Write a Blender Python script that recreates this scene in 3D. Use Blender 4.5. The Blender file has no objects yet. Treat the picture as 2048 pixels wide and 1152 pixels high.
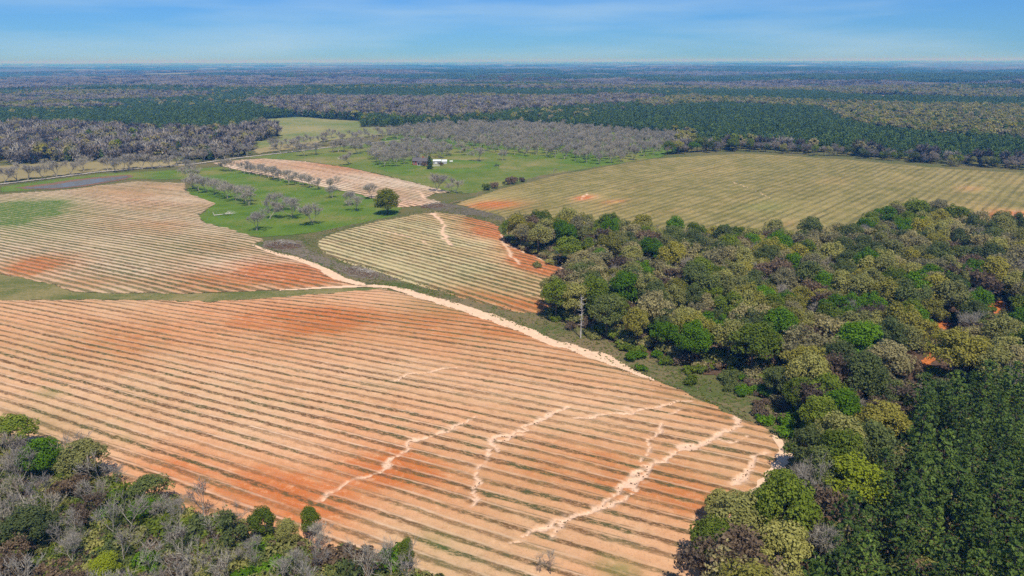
import bpy, math, random
import numpy as np
from mathutils import Vector, Matrix

# ---------------------------------------------------------------- camera, sky, sun, exposure
scene = bpy.context.scene
COL = scene.collection
FPX, CAM_H = 1400.0, 100.0                     # focal length in photo pixels, height of the drone
PITCH = math.atan((576 - 121) / FPX)
ROLL = math.radians(0.17)
cam_data = bpy.data.cameras.new('camera')
cam_data.sensor_width = 36.0
cam_data.lens = 36.0 * FPX / 2048.0
cam_data.clip_start, cam_data.clip_end = 1.0, 120000.0
cam = bpy.data.objects.new('camera', cam_data)
COL.objects.link(cam)
cam.matrix_world = (Matrix.Translation((0, 0, CAM_H)) @ Matrix.Rotation(math.pi / 2 - PITCH, 4, 'X')
                    @ Matrix.Rotation(-ROLL, 4, 'Z'))
scene.camera = cam

SUN_EL, SUN_AZ = math.radians(60), math.radians(164)     # azimuth clockwise from +Y: behind the camera, a little right
sun_dir = Vector((math.sin(SUN_AZ) * math.cos(SUN_EL), math.cos(SUN_AZ) * math.cos(SUN_EL), math.sin(SUN_EL)))
sun = bpy.data.lights.new('sun', 'SUN')
sun.energy, sun.angle, sun.color = 5.0, math.radians(0.53), (1.0, 0.94, 0.82)
sun_ob = bpy.data.objects.new('sun', sun)
sun_ob.rotation_euler = (-sun_dir).to_track_quat('-Z', 'Y').to_euler()
sun_ob.location = (0, -200, 400)
COL.objects.link(sun_ob)

world = bpy.data.worlds.new('World')
scene.world = world
world.use_nodes = True
wn, wl = world.node_tree.nodes, world.node_tree.links
wn.clear()
w_out = wn.new('ShaderNodeOutputWorld')
w_bg = wn.new('ShaderNodeBackground')
w_sky = wn.new('ShaderNodeTexSky')
w_sky.sky_type = 'NISHITA'
w_sky.sun_disc = False
w_sky.sun_elevation, w_sky.sun_rotation = SUN_EL, SUN_AZ
w_sky.altitude, w_sky.air_density, w_sky.dust_density, w_sky.ozone_density = 0.0, 1.0, 0.0, 4.0
w_hsv = wn.new('ShaderNodeMix'); w_hsv.data_type = 'RGBA'; w_hsv.blend_type = 'MULTIPLY'
w_hsv.inputs[0].default_value = 1.0
w_hsv.inputs[7].default_value = (0.34, 0.74, 1.42, 1)
wl.new(w_sky.outputs[0], w_hsv.inputs[6])
# thin high cloud veils, by direction
w_tc = wn.new('ShaderNodeTexCoord')
w_map = wn.new('ShaderNodeMapping'); w_map.inputs['Scale'].default_value = (2.0, 2.0, 20.0)
w_noise = wn.new('ShaderNodeTexNoise'); w_noise.inputs['Scale'].default_value = 1.3; w_noise.inputs['Detail'].default_value = 5
w_ramp = wn.new('ShaderNodeMapRange'); w_ramp.inputs[1].default_value = 0.40; w_ramp.inputs[2].default_value = 0.70
w_ramp.inputs[3].default_value = 0.0; w_ramp.inputs[4].default_value = 0.55
w_mix = wn.new('ShaderNodeMix'); w_mix.data_type = 'RGBA'
w_mix.inputs[7].default_value = (6.2, 8.6, 10.6, 1)
wl.new(w_tc.outputs['Generated'], w_map.inputs[0]); wl.new(w_map.outputs[0], w_noise.inputs[0])
wl.new(w_noise.outputs[0], w_ramp.inputs[0]); wl.new(w_ramp.outputs[0], w_mix.inputs[0])
wl.new(w_hsv.outputs[2], w_mix.inputs[6]); wl.new(w_mix.outputs[2], w_bg.inputs[0])
w_bg.inputs[1].default_value = 0.078
wl.new(w_bg.outputs[0], w_out.inputs[0])

vs = scene.view_settings
vs.view_transform, vs.look, vs.exposure, vs.gamma = 'Standard', 'None', 0.0, 1.0
vs.use_curve_mapping = False
scene.cycles.max_bounces = 5
scene.cycles.diffuse_bounces = 2
scene.cycles.transmission_bounces = 3
scene.cycles.transparent_max_bounces = 4
scene.cycles.volume_bounces = 0
scene.cycles.use_denoising = False

RNG = np.random.default_rng(11)
random.seed(11)

# ---------------------------------------------------------------- maths helpers
def _hash(ix, iy, seed):
    ix, iy = ix.astype(np.int64), iy.astype(np.int64)
    h = (ix * 374761393 + iy * 668265263 + seed * 1442695041) & 0xFFFFFFFF
    h = ((h ^ (h >> 13)) * 1274126177) & 0xFFFFFFFF
    h = (h ^ (h >> 16)) & 0xFFFFFFFF
    return h / 4294967295.0

def vn(x, y, seed=0):
    """value noise 0..1"""
    x, y = np.asarray(x, float), np.asarray(y, float)
    ix, iy = np.floor(x), np.floor(y)
    fx, fy = x - ix, y - iy
    fx, fy = fx * fx * (3 - 2 * fx), fy * fy * (3 - 2 * fy)
    a, b = _hash(ix, iy, seed), _hash(ix + 1, iy, seed)
    c, d = _hash(ix, iy + 1, seed), _hash(ix + 1, iy + 1, seed)
    return (a + (b - a) * fx) * (1 - fy) + (c + (d - c) * fx) * fy

def fbm(x, y, seed=0, octs=4):
    x, y = np.asarray(x, float), np.asarray(y, float)
    s, amp, tot = 0, 1.0, 0
    for k in range(octs):
        s = s + amp * vn(x * 2 ** k + 17.3 * k, y * 2 ** k - 9.1 * k, seed + k * 31)
        tot += amp
        amp *= 0.5
    return s / tot

def sstep(a, b, x):
    t = np.clip((np.asarray(x, float) - a) / (b - a), 0, 1)
    return t * t * (3 - 2 * t)

def terrain(x, y):
    x, y = np.asarray(x, float), np.asarray(y, float)
    r = np.hypot(x, y)
    near = 2.4 * (fbm(x / 190, y / 190, 5, 2) - 0.5)
    mid = 34 * (fbm(x / 700 + 3, y / 460, 9, 3) - 0.57) * sstep(1250, 2700, r)
    far = 74 * (fbm(x / 2600, y / 1300, 23, 3) - 0.54) * sstep(1900, 5000, r)
    rim = 60 * (fbm(x / 9000, y / 6000, 41, 2) - 0.52) * sstep(7000, 16000, r)
    return near * (1 - sstep(1200, 2500, r)) + mid + far + rim

def G(x, y, z=None):
    """photo pixel -> point on the terrain (or on a level z above it)"""
    c, s = math.cos(ROLL), math.sin(ROLL)
    ur, vr = (x - 1024) / FPX, (576 - y) / FPX
    u, v = ur * c + vr * s, -ur * s + vr * c
    d = (u, math.cos(PITCH) + v * math.sin(PITCH), -math.sin(PITCH) + v * math.cos(PITCH))
    h = 0.0
    for _ in range(6):
        t = (h + (z or 0) - CAM_H) / d[2]
        px, py = d[0] * t, d[1] * t
        h = float(terrain(px, py))
    return px, py

def P(x, y, z):
    """world -> photo pixel"""
    cx, cy, cz = x, y, z - CAM_H
    f = cy * math.cos(PITCH) - cz * math.sin(PITCH)
    up = cy * math.sin(PITCH) + cz * math.cos(PITCH)
    u, v = cx / f, up / f
    c, s = math.cos(ROLL), math.sin(ROLL)
    ur, vr = u * c - v * s, u * s + v * c
    return 1024 + ur * FPX, 576 - vr * FPX, f

def GP(pts):
    return np.array([G(*p) for p in pts])

def inside(px, py, poly):
    px, py = np.asarray(px, float), np.asarray(py, float)
    res = np.zeros(px.shape, bool)
    n = len(poly)
    for i in range(n):
        x1, y1 = poly[i]; x2, y2 = poly[(i + 1) % n]
        if y1 == y2: continue
        cond = ((y1 > py) != (y2 > py)) & (px < (x2 - x1) * (py - y1) / (y2 - y1) + x1)
        res ^= cond
    return res

def dist_line(px, py, line):
    best = np.full(np.shape(px), 1e9)
    for (x1, y1), (x2, y2) in zip(line[:-1], line[1:]):
        dx, dy = x2 - x1, y2 - y1
        L = dx * dx + dy * dy + 1e-9
        t = np.clip(((px - x1) * dx + (py - y1) * dy) / L, 0, 1)
        best = np.minimum(best, np.hypot(px - x1 - t * dx, py - y1 - t * dy))
    return best

# ---------------------------------------------------------------- mesh helpers
def mesh_np(name, V, Fc, mat, attrs=None, smooth=True, mat_index=None):
    V = np.asarray(V, np.float32); Fc = np.asarray(Fc, np.int32)
    k = Fc.shape[1]
    me = bpy.data.meshes.new(name)
    me.vertices.add(len(V)); me.vertices.foreach_set('co', V.ravel())
    me.loops.add(Fc.size); me.loops.foreach_set('vertex_index', Fc.ravel())
    me.polygons.add(len(Fc))
    me.polygons.foreach_set('loop_start', np.arange(0, Fc.size, k, dtype=np.int32))
    me.polygons.foreach_set('loop_total', np.full(len(Fc), k, np.int32))
    me.polygons.foreach_set('use_smooth', np.full(len(Fc), smooth, bool))
    for m in (mat if isinstance(mat, (list, tuple)) else [mat]):
        me.materials.append(m)
    for an, av in (attrs or {}).items():
        a = me.attributes.new(an, 'FLOAT', 'POINT')
        a.data.foreach_set('value', np.asarray(av, np.float32))
    me.update(calc_edges=True)
    return me

def link(name, me, parent=None, loc=None):
    o = bpy.data.objects.new(name, me)
    COL.objects.link(o)
    if parent is not None: o.parent = parent
    if loc is not None: o.location = loc
    return o

def tag(o, label=None, cat=None, group=None, kind=None):
    if label: o['label'] = label
    if cat: o['category'] = cat
    if group: o['group'] = group
    if kind: o['kind'] = kind
    return o

def sub_mesh(name, V, Fc, sel, mat, attrs):
    f = Fc[sel]
    used, inv = np.unique(f, return_inverse=True)
    return mesh_np(name, V[used], inv.reshape(f.shape), mat, {k: a[used] for k, a in attrs.items()})

class MB:
    """collects boxes, prisms and tubes into one mesh"""
    def __init__(s): s.v, s.f = [], []
    def box(s, x0, x1, y0, y1, z0, z1):
        b = len(s.v)
        s.v += [(x0, y0, z0), (x1, y0, z0), (x1, y1, z0), (x0, y1, z0), (x0, y0, z1), (x1, y0, z1), (x1, y1, z1), (x0, y1, z1)]
        s.f += [tuple(b + i for i in q) for q in ((0, 3, 2, 1), (4, 5, 6, 7), (0, 1, 5, 4), (1, 2, 6, 5), (2, 3, 7, 6), (3, 0, 4, 7))]
        return s
    def poly(s, pts):
        b = len(s.v); s.v += list(pts); s.f.append(tuple(range(b, b + len(pts)))); return s
    def gable(s, x0, x1, y0, y1, z0, z1, t=0.2):
        """pitched roof, ridge along x, with thickness"""
        ym = (y0 + y1) / 2
        for sgn, ya in ((1, y0), (-1, y1)):
            b = len(s.v)
            s.v += [(x0, ya, z0), (x1, ya, z0), (x1, ym, z1), (x0, ym, z1), (x0, ya, z0 + t), (x1, ya, z0 + t), (x1, ym, z1 + t), (x0, ym, z1 + t)]
            s.f += [tuple(b + i for i in q) for q in ((0, 3, 2, 1), (4, 5, 6, 7), (0, 1, 5, 4), (1, 2, 6, 5), (3, 0, 4, 7))]
        return s
    def tube(s, p, q, r0, r1, n=5):
        p, q = Vector(p), Vector(q)
        d = (q - p).normalized()
        a = d.orthogonal().normalized(); c = d.cross(a)
        b = len(s.v)
        for (o, r) in ((p, r0), (q, r1)):
            for i in range(n):
                t = 2 * math.pi * i / n
                s.v.append(tuple(o + a * (r * math.cos(t)) + c * (r * math.sin(t))))
        for i in range(n):
            j = (i + 1) % n
            s.f.append((b + i, b + j, b + n + j, b + n + i))
        s.f.append(tuple(b + n + i for i in range(n)))
        return s
    def build(s, name, mat, parent=None, smooth=False):
        me = bpy.data.meshes.new(name)
        me.from_pydata([tuple(v) for v in s.v], [], s.f)
        me.materials.append(mat)
        if smooth: me.shade_smooth()
        me.update()
        return link(name, me, parent)

# ---------------------------------------------------------------- materials
class NT:
    def __init__(s, name):
        s.m = bpy.data.materials.new(name); s.m.use_nodes = True
        s.t = s.m.node_tree; s.t.nodes.clear()
        s.out = s.t.nodes.new('ShaderNodeOutputMaterial')
    def n(s, typ, **kw):
        nd = s.t.nodes.new(typ)
        for k, v in kw.items(): setattr(nd, k, v)
        return nd
    def l(s, a, b): s.t.links.new(a, b)
    def pos(s): return s.n('ShaderNodeNewGeometry').outputs['Position']
    def attr(s, name):
        a = s.n('ShaderNodeAttribute'); a.attribute_name = name
        return a.outputs['Fac']
    def noise(s, scale, detail=3, rough=0.55, vec=None, stretch=None, rotz=0):
        nz = s.n('ShaderNodeTexNoise'); nz.inputs['Scale'].default_value = scale
        nz.inputs['Detail'].default_value = detail; nz.inputs['Roughness'].default_value = rough
        v = vec if vec is not None else s.pos()
        if stretch:
            mp = s.n('ShaderNodeMapping'); mp.vector_type = 'TEXTURE'
            mp.inputs['Rotation'].default_value = (0, 0, rotz); mp.inputs['Scale'].default_value = stretch
            s.l(v, mp.inputs[0]); v = mp.outputs[0]
        s.l(v, nz.inputs['Vector'])
        return nz.outputs[0]
    def rng(s, v, a, b, c=0.0, d=1.0, clamp=True):
        r = s.n('ShaderNodeMapRange'); r.clamp = clamp
        for i, x in enumerate((a, b, c, d)): r.inputs[i + 1].default_value = x
        s.l(v, r.inputs[0]); return r.outputs[0]
    def math(s, op, a, b=None, clamp=False):
        m = s.n('ShaderNodeMath', operation=op); m.use_clamp = clamp
        for i, x in enumerate((a, b)):
            if x is None: continue
            if isinstance(x, (int, float)): m.inputs[i].default_value = x
            else: s.l(x, m.inputs[i])
        return m.outputs[0]
    def mix(s, fac, a, b, mode='MIX'):
        m = s.n('ShaderNodeMix'); m.data_type = 'RGBA'; m.blend_type = mode
        for i, x in ((0, fac), (6, a), (7, b)):
            if isinstance(x, (int, float)): m.inputs[i].default_value = x
            elif isinstance(x, tuple): m.inputs[i].default_value = (*x, 1) if len(x) == 3 else x
            else: s.l(x, m.inputs[i])
        return m.outputs[2]
    def done(s, color, rough=0.95, spec=0.1, bump=None, bump_d=0.1):
        b = s.n('ShaderNodeBsdfPrincipled')
        if isinstance(color, tuple): b.inputs['Base Color'].default_value = (*color, 1)
        else: s.l(color, b.inputs['Base Color'])
        b.inputs['Roughness'].default_value = rough
        b.inputs['Specular IOR Level'].default_value = spec
        if bump is not None:
            bp = s.n('ShaderNodeBump'); bp.inputs['Distance'].default_value = bump_d; bp.inputs['Strength'].default_value = 0.6
            s.l(bump, bp.inputs['Height']); s.l(bp.outputs[0], b.inputs['Normal'])
        s.l(b.outputs[0], s.out.inputs[0])
        return s.m

SAND, CLAY, DEEP = (0.63, 0.385, 0.220), (0.56, 0.210, 0.080), (0.50, 0.140, 0.038)
WEED, STUB, STUBG = (0.172, 0.155, 0.048), (0.135, 0.075, 0.034), (0.078, 0.082, 0.032)

def soil_nodes(t, rotz, sand):
    """the soil's own colour: sand to clay by the clay attribute, grain along the rows"""
    big = t.noise(0.05, 4, 0.6)
    grain = t.noise(0.9, 4, 0.7, stretch=(7, 1, 1), rotz=rotz)
    fine = t.noise(2.6, 3, 0.75)
    cl = t.math('ADD', t.attr('clay'), t.rng(big, 0.3, 0.7, -0.16, 0.16))
    cl = t.math('ADD', cl, t.rng(grain, 0.3, 0.7, -0.17, 0.17), True)
    c = t.mix(cl, sand, CLAY)
    c = t.mix(t.rng(cl, 0.72, 1.0), c, DEEP)
    c = t.mix(t.rng(grain, 0.56, 0.74, 0, 0.42), c, tuple(min(0.75, x * 1.2) for x in sand))
    c = t.mix(t.rng(fine, 0.56, 0.74, 0, 0.75), c, (0.21, 0.115, 0.055))
    mot = t.noise(0.42, 4, 0.8)
    c = t.mix(t.rng(mot, 0.52, 0.70, 0, 0.5), c, tuple(x * k for x, k in zip(sand, (0.62, 0.52, 0.45))))
    c = t.mix(t.rng(mot, 0.30, 0.46, 0.45, 0.0), c, tuple(min(0.8, x * 1.22) for x in sand))
    c = t.mix(t.rng(fine, 0.25, 0.42, 0.35, 0.0), c, tuple(min(0.78, x * 1.28) for x in sand))
    return c, grain, fine

def field_material(name, rotz, sand):
    t = NT(name)
    c, grain, fine = soil_nodes(t, rotz, sand)
    pl = t.math('MULTIPLY', t.attr('pale'), t.rng(grain, 0.36, 0.56, 0.1, 1.0), True)
    c = t.mix(pl, c, (0.80, 0.60, 0.43))
    wd = t.attr('weed')
    nz = t.noise(0.55, 4, 0.75)
    wm = t.math('MULTIPLY', wd, t.rng(nz, 0.30, 0.66, 0.6, 1.35), True)
    green = t.mix(t.rng(t.noise(0.07, 3), 0.4, 0.62), WEED, (0.265, 0.215, 0.082))
    green = t.mix(t.attr('lush'), green, (0.10, 0.16, 0.028))
    wm = t.math('MAXIMUM', wm, t.math('MULTIPLY', t.attr('lush'), t.rng(nz, 0.30, 0.55, 0.45, 1.0)))
    c = t.mix(wm, c, green)
    if True:
        nz2 = t.noise(1.9, 3, 0.85, stretch=(3.0, 1, 1), rotz=rotz)
        m = t.math('MULTIPLY', t.rng(nz2, 0.38, 0.52, 0.25, 1.0), t.attr('rowm'))
        st = t.mix(t.math('ADD', wd, t.rng(t.noise(0.11, 3), 0.42, 0.6, -0.25, 0.7), True), STUB, STUBG)
        st = t.mix(t.attr('lush'), st, (0.07, 0.12, 0.022))
        c = t.mix(t.math('MULTIPLY', m, t.attr('rowk'), True), c, st)
    c = t.mix(t.attr('gul'), c, t.mix(t.rng(fine, 0.35, 0.65), (0.76, 0.53, 0.37), (0.62, 0.40, 0.26)))
    return t.done(c, 0.97, 0.05, bump=fine, bump_d=0.12)

def grass_material(name, cols, dry, sc=1.0, streak=None):
    """cols: two greens; dry: (colour, amount)"""
    t = NT(name)
    a = t.noise(0.035 * sc, 5, 0.65)
    b = t.noise(0.30 * sc, 5, 0.75)
    f = t.noise(1.8, 3, 0.8)
    c = t.mix(t.rng(a, 0.35, 0.65), cols[0], cols[1])
    c = t.mix(t.rng(t.math('ADD', b, t.rng(t.noise(0.012 * sc, 3), 0.3, 0.7, -0.22, 0.22)), 0.62 - dry[1], 0.86 - dry[1]), c, dry[0])
    c = t.mix(t.rng(f, 0.5, 0.8, 0, 0.55), c, (0.035, 0.045, 0.015))
    if streak:
        s1 = t.noise(0.35, 3, 0.6, stretch=(14, 1, 1), rotz=streak)
        c = t.mix(t.rng(s1, 0.5, 0.7, 0, 0.55), c, dry[0])
    return t.done(c, 0.97, 0.05, bump=f, bump_d=0.25)

def plain(name, col, rough=0.9, var=0.25, sc=2.0, spec=0.2):
    t = NT(name)
    n = t.noise(sc, 4, 0.7)
    c = t.mix(t.rng(n, 0.3, 0.7), tuple(x * (1 - var) for x in col), tuple(min(1, x * (1 + var)) for x in col))
    return t.done(c, rough, spec)

def leaf_material(name, base, alt, var=0.35, trans=0.36):
    t = NT(name)
    oi = t.n('ShaderNodeObjectInfo').outputs['Random']
    c = t.mix(t.attr('tint'), base, alt)
    c = t.mix(t.rng(oi, 0, 1, 0, 1), t.mix(1.0, c, (1 - var, 1 - var * 0.9, 1 - var * 0.6), 'MULTIPLY'), t.mix(1.0, c, (1 + var * .6, 1 + var * .5, 1 + var * .3), 'MULTIPLY'))
    d = t.n('ShaderNodeBsdfDiffuse'); t.l(c, d.inputs[0])
    tr = t.n('ShaderNodeBsdfTranslucent'); t.l(c, tr.inputs[0])
    mx = t.n('ShaderNodeMixShader'); mx.inputs[0].default_value = trans
    t.l(d.outputs[0], mx.inputs[1]); t.l(tr.outputs[0], mx.inputs[2]); t.l(mx.outputs[0], t.out.inputs[0])
    return t.m

M = {}
M['pasture'] = grass_material('pasture_grass', ((0.072, 0.138, 0.014), (0.125, 0.195, 0.026)), ((0.22, 0.20, 0.060), 0.13), 1.6)
M['meadow'] = grass_material('meadow_grass', ((0.095, 0.150, 0.022), (0.155, 0.185, 0.038)), ((0.26, 0.22, 0.085), 0.17), 1.5)
M['verge'] = grass_material('verge_grass', ((0.060, 0.100, 0.022), (0.125, 0.125, 0.045)), ((0.20, 0.150, 0.080), 0.20), 2.0)
M['track_grass'] = grass_material('track_grass', ((0.10, 0.125, 0.032), (0.15, 0.15, 0.05)), ((0.26, 0.21, 0.09), 0.22), 2.5, streak=math.radians(-3))
M['dry'] = grass_material('dry_grass', ((0.24, 0.20, 0.085), (0.29, 0.235, 0.11)), ((0.33, 0.27, 0.14), 0.2))
M['farfield'] = grass_material('far_field_grass', ((0.12, 0.175, 0.045), (0.21, 0.215, 0.075)), ((0.31, 0.27, 0.12), 0.22), 0.5)
M['litter'] = plain('leaf_litter', (0.105, 0.066, 0.043), 1.0, 0.45, 0.5, 0.0)
M['claybare'] = plain('bare_clay', (0.46, 0.150, 0.042), 1.0, 0.5, 0.9, 0.0)
M['clayshade'] = plain('shaded_red_clay', (0.17, 0.042, 0.024), 1.0, 0.6, 1.2, 0.0)  # red clay with the hollow's shadow put into its dark colour
M['sandtrack'] = plain('pale_sand', (0.70, 0.48, 0.32), 1.0, 0.14, 0.45, 0.0)
M['road'] = plain('lane_gravel', (0.42, 0.37, 0.31), 0.95, 0.12, 0.5, 0.1)
M['bark'] = plain('bark', (0.135, 0.105, 0.08), 0.95, 0.3, 1.5, 0.1)
M['palebark'] = plain('pale_bark', (0.35, 0.31, 0.255), 0.95, 0.25, 1.5, 0.1)
M['deadwood'] = plain('dead_wood', (0.50, 0.46, 0.41), 0.9, 0.2, 1.2, 0.1)
M['brush'] = plain('brush_wood', (0.20, 0.15, 0.13), 0.95, 0.35, 1.0, 0.1)
LEAF = {
    'olive': leaf_material('leaf_olive', (0.265, 0.268, 0.078), (0.400, 0.380, 0.125)),
    'tan': leaf_material('leaf_tan', (0.285, 0.255, 0.115), (0.420, 0.370, 0.180)),
    'green': leaf_material('leaf_green', (0.094, 0.193, 0.011), (0.165, 0.297, 0.020)),
    'deep': leaf_material('leaf_deep', (0.128, 0.188, 0.021), (0.242, 0.289, 0.043)),
    'yellow': leaf_material('leaf_yellow', (0.282, 0.265, 0.046), (0.397, 0.356, 0.081)),
    'lime': leaf_material('leaf_lime', (0.270, 0.320, 0.022), (0.380, 0.430, 0.040), 0.15),
    'dark': leaf_material('leaf_dark', (0.101, 0.134, 0.041), (0.210, 0.244, 0.080)),
    'pine': leaf_material('needle_pine', (0.088, 0.149, 0.029), (0.201, 0.281, 0.067), 0.5),
    'twigfar': leaf_material('twig_far', (0.095, 0.080, 0.070), (0.170, 0.148, 0.130), 0.25, 0.1),
    'pineyoung': leaf_material('needle_young', (0.085, 0.145, 0.036), (0.145, 0.225, 0.062), 0.3),
    'pecan': leaf_material('twig_pecan', (0.312, 0.277, 0.222), (0.452, 0.410, 0.335), 0.15, 0.2),
    'lone': leaf_material('leaf_lone', (0.120, 0.150, 0.014), (0.235, 0.250, 0.028), 0.05),
    'brown': leaf_material('leaf_brown', (0.168, 0.114, 0.072), (0.258, 0.192, 0.126)),
    'twig': leaf_material('twig_grey', (0.280, 0.247, 0.195), (0.455, 0.410, 0.332), 0.2, 0.15),
    'twigbrown': leaf_material('twig_brown', (0.245, 0.207, 0.165), (0.385, 0.336, 0.280), 0.25, 0.15),
}

# ---------------------------------------------------------------- the ground sheet, out to the horizon
def make_ground():
    rad = [0.0]
    r = 8.0
    while r < 60000:
        rad.append(r); r *= 1.021 if r < 9000 else 1.05
        r += 0.0
    rad = np.array(rad)
    na = 640
    # finer angles in front, coarser behind
    th = np.concatenate([np.linspace(-60, 60, 480, endpoint=False), np.linspace(60, 300, na - 480, endpoint=False)]) * math.pi / 180
    R_, T_ = np.meshgrid(rad[1:], th, indexing='ij')
    X, Y = R_ * np.sin(T_), R_ * np.cos(T_)
    Z = terrain(X, Y) - 0.12 * (1 - sstep(1000, 1400, R_))
    V = np.stack([X.ravel(), Y.ravel(), Z.ravel()], 1)
    nr = len(rad) - 1
    i, j = np.meshgrid(np.arange(nr - 1), np.arange(na), indexing='ij')
    a = i * na + j; b = i * na + (j + 1) % na
    Fc = np.stack([a, a + na, b + na, b], 2).reshape(-1, 4)
    c0 = len(V)
    V = np.vstack([V, [[0, 0, float(terrain(0, 0))]]])
    jj = np.arange(na)
    F0 = np.stack([np.full(na, c0), jj, (jj + 1) % na, np.full(na, c0)], 1)
    t = NT('ground_cover')
    far = t.attr('far')
    a1 = t.noise(0.02, 5, 0.65); b1 = t.noise(0.25, 5, 0.75)
    near = t.mix(t.rng(a1, 0.35, 0.65), (0.085, 0.110, 0.032), (0.15, 0.13, 0.055))
    near = t.mix(t.rng(b1, 0.5, 0.75), near, (0.16, 0.115, 0.065))
    n1 = t.noise(0.00042, 6, 0.62, stretch=(1.6, 1, 1))
    n2 = t.noise(0.0011, 5, 0.6, stretch=(1.5, 1, 1))
    n3 = t.noise(0.02, 3, 0.7)
    wood = t.mix(t.rng(n1, 0.44, 0.56), (0.020, 0.034, 0.022), (0.115, 0.100, 0.088))
    wood = t.mix(t.rng(n2, 0.57, 0.63), wood, (0.030, 0.048, 0.026))
    wood = t.mix(t.rng(n2, 0.33, 0.28), wood, (0.30, 0.27, 0.19))
    wood = t.mix(t.rng(n3, 0.45, 0.8, 0, 0.6), wood, (0.02, 0.03, 0.018))
    c = t.mix(far, near, wood)
    c = t.mix(t.attr('open'), c, t.mix(t.rng(n3, 0.4, 0.6), (0.26, 0.22, 0.12), (0.16, 0.18, 0.07)))
    m = t.done(c, 1.0, 0.0)
    rr = np.hypot(V[:, 0], V[:, 1])
    opn = (1 - sstep(0.31, 0.345, fbm(V[:, 0] / 600, V[:, 1] / 420, 213, 3))) * sstep(2550, 2750, rr)
    me = mesh_np('ground', V, np.vstack([Fc]), m, {'far': sstep(1000, 1500, rr), 'open': opn})
    g = link('ground', me)
    tag(g, 'rolling farm and forest land reaching out to the horizon', kind='structure')
    # the small disc under the drone
    me2 = mesh_np('ground', V, F0[:, :3], m, {'far': sstep(1000, 1500, rr), 'open': opn})
    g2 = link('ground', me2)
    tag(g2, 'ground straight below the viewpoint', kind='structure')
make_ground()

# ---------------------------------------------------------------- draped sheets
def patch(name, poly_px, res, off, mat, label, jit=1.0, kind='structure', poly=None, cat=None):
    poly = GP(poly_px) if poly is None else poly
    x0, y0 = poly.min(0) - 2; x1, y1 = poly.max(0) + 2
    nx, ny = int((x1 - x0) / res) + 2, int((y1 - y0) / res) + 2
    xs, ys = x0 + np.arange(nx) * res, y0 + np.arange(ny) * res
    X, Y = np.meshgrid(xs, ys, indexing='ij')
    cx, cy = X[:-1, :-1] + res / 2, Y[:-1, :-1] + res / 2
    jx = jit * (4 * (fbm(cx / 7, cy / 7, 3, 3) - 0.5)); jy = jit * (4 * (fbm(cx / 7 + 50, cy / 7, 4, 3) - 0.5))
    ins = inside(cx + jx, cy + jy, poly)
    Z = terrain(X, Y) + off
    i, j = np.nonzero(ins)
    a = i * ny + j
    Fc = np.stack([a, a + ny, a + ny + 1, a + 1], 1)
    V = np.stack([X.ravel(), Y.ravel(), Z.ravel()], 1)
    o = link(name, sub_mesh(name, V, Fc, np.ones(len(Fc), bool), mat, {}))
    tag(o, label, cat, kind=kind)
    return o

def ribbon_poly(pts_px, w):
    """polygon around a line of photo points, half width w (metres, a number or one per point)"""
    g = GP(pts_px)
    # resample
    d = np.r_[0, np.cumsum(np.hypot(*np.diff(g, axis=0).T))]
    s = np.linspace(0, d[-1], max(6, int(d[-1] / 6)))
    x, y = np.interp(s, d, g[:, 0]), np.interp(s, d, g[:, 1])
    ww = np.interp(s, d, w) if not np.isscalar(w) else np.full(len(s), w)
    tx, ty = np.gradient(x), np.gradient(y)
    L = np.hypot(tx, ty) + 1e-9
    nx, ny = -ty / L, tx / L
    return np.vstack([np.c_[x + nx * ww, y + ny * ww], np.c_[x - nx * ww, y - ny * ww][::-1]])

WOOD_RIGHT = [(1010, 484), (1060, 506), (1130, 534), (1162, 556), (1150, 575), (1100, 622), (1108, 640), (1180, 655), (1230, 690), (1330, 722), (1420, 748),
              (1500, 775), (1560, 815), (1600, 860), (1618, 905), (1605, 960), (1560, 1020), (1490, 1085), (1430, 1150), (1380, 1240), (1340, 1400), (2500, 1500),
              (2700, 760), (2500, 560), (2048, 492), (1900, 458), (1850, 447), (1740, 448), (1722, 488), (1560, 497), (1400, 492), (1250, 480), (1100, 472)]
WOOD_LEFT = [(-700, 850), (-100, 885), (60, 905), (200, 965), (330, 1020), (450, 1060), (560, 1088), (680, 1118), (790, 1145), (880, 1190), (940, 1270), (960, 1700), (-900, 1700)]
PINES_NEAR = [(1840, 860), (1930, 830), (2048, 822), (2500, 840), (2700, 1500), (1620, 1500), (1600, 1330), (1650, 1190), (1700, 1090), (1760, 960)]

patch('pasture', [(0, 385), (140, 374), (260, 358), (380, 360), (385, 372), (370, 382), (392, 398), (432, 408), (400, 430), (402, 444), (450, 458), (510, 474), (560, 471), (640, 463), (720, 448), (790, 432), (800, 414), (760, 397), (640, 372), (520, 350), (440, 334), (360, 340), (200, 348), (0, 374)],
      1.2, 0.05, M['pasture'], 'bright green pasture with scattered bare trees beside the pond', 1.6)
patch('pasture', [(480, 316), (560, 307), (700, 288), (800, 278), (900, 285), (1000, 300), (1120, 310), (1310, 316), (1200, 334), (1080, 352), (960, 385), (905, 388), (870, 376), (800, 358), (700, 335), (600, 321), (520, 317)],
      2.4, 0.08, M['meadow'], 'wide green meadow around the farmhouse and below the orchard')
patch('orchard_floor', [(780, 262), (900, 252), (1100, 255), (1260, 268), (1400, 284), (1350, 305), (1310, 317), (1200, 335), (1150, 331), (1000, 310), (900, 297), (820, 290), (760, 283)],
      3.0, 0.16, M['pasture'], 'deep green grass under the rows of orchard trees')
patch('pasture', [(735, 330), (760, 318), (900, 318), (1000, 325), (1000, 340), (900, 350), (800, 352)], 2.0, 0.16, M['pasture'], 'greener grass in front of the farmhouse', 3)
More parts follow.
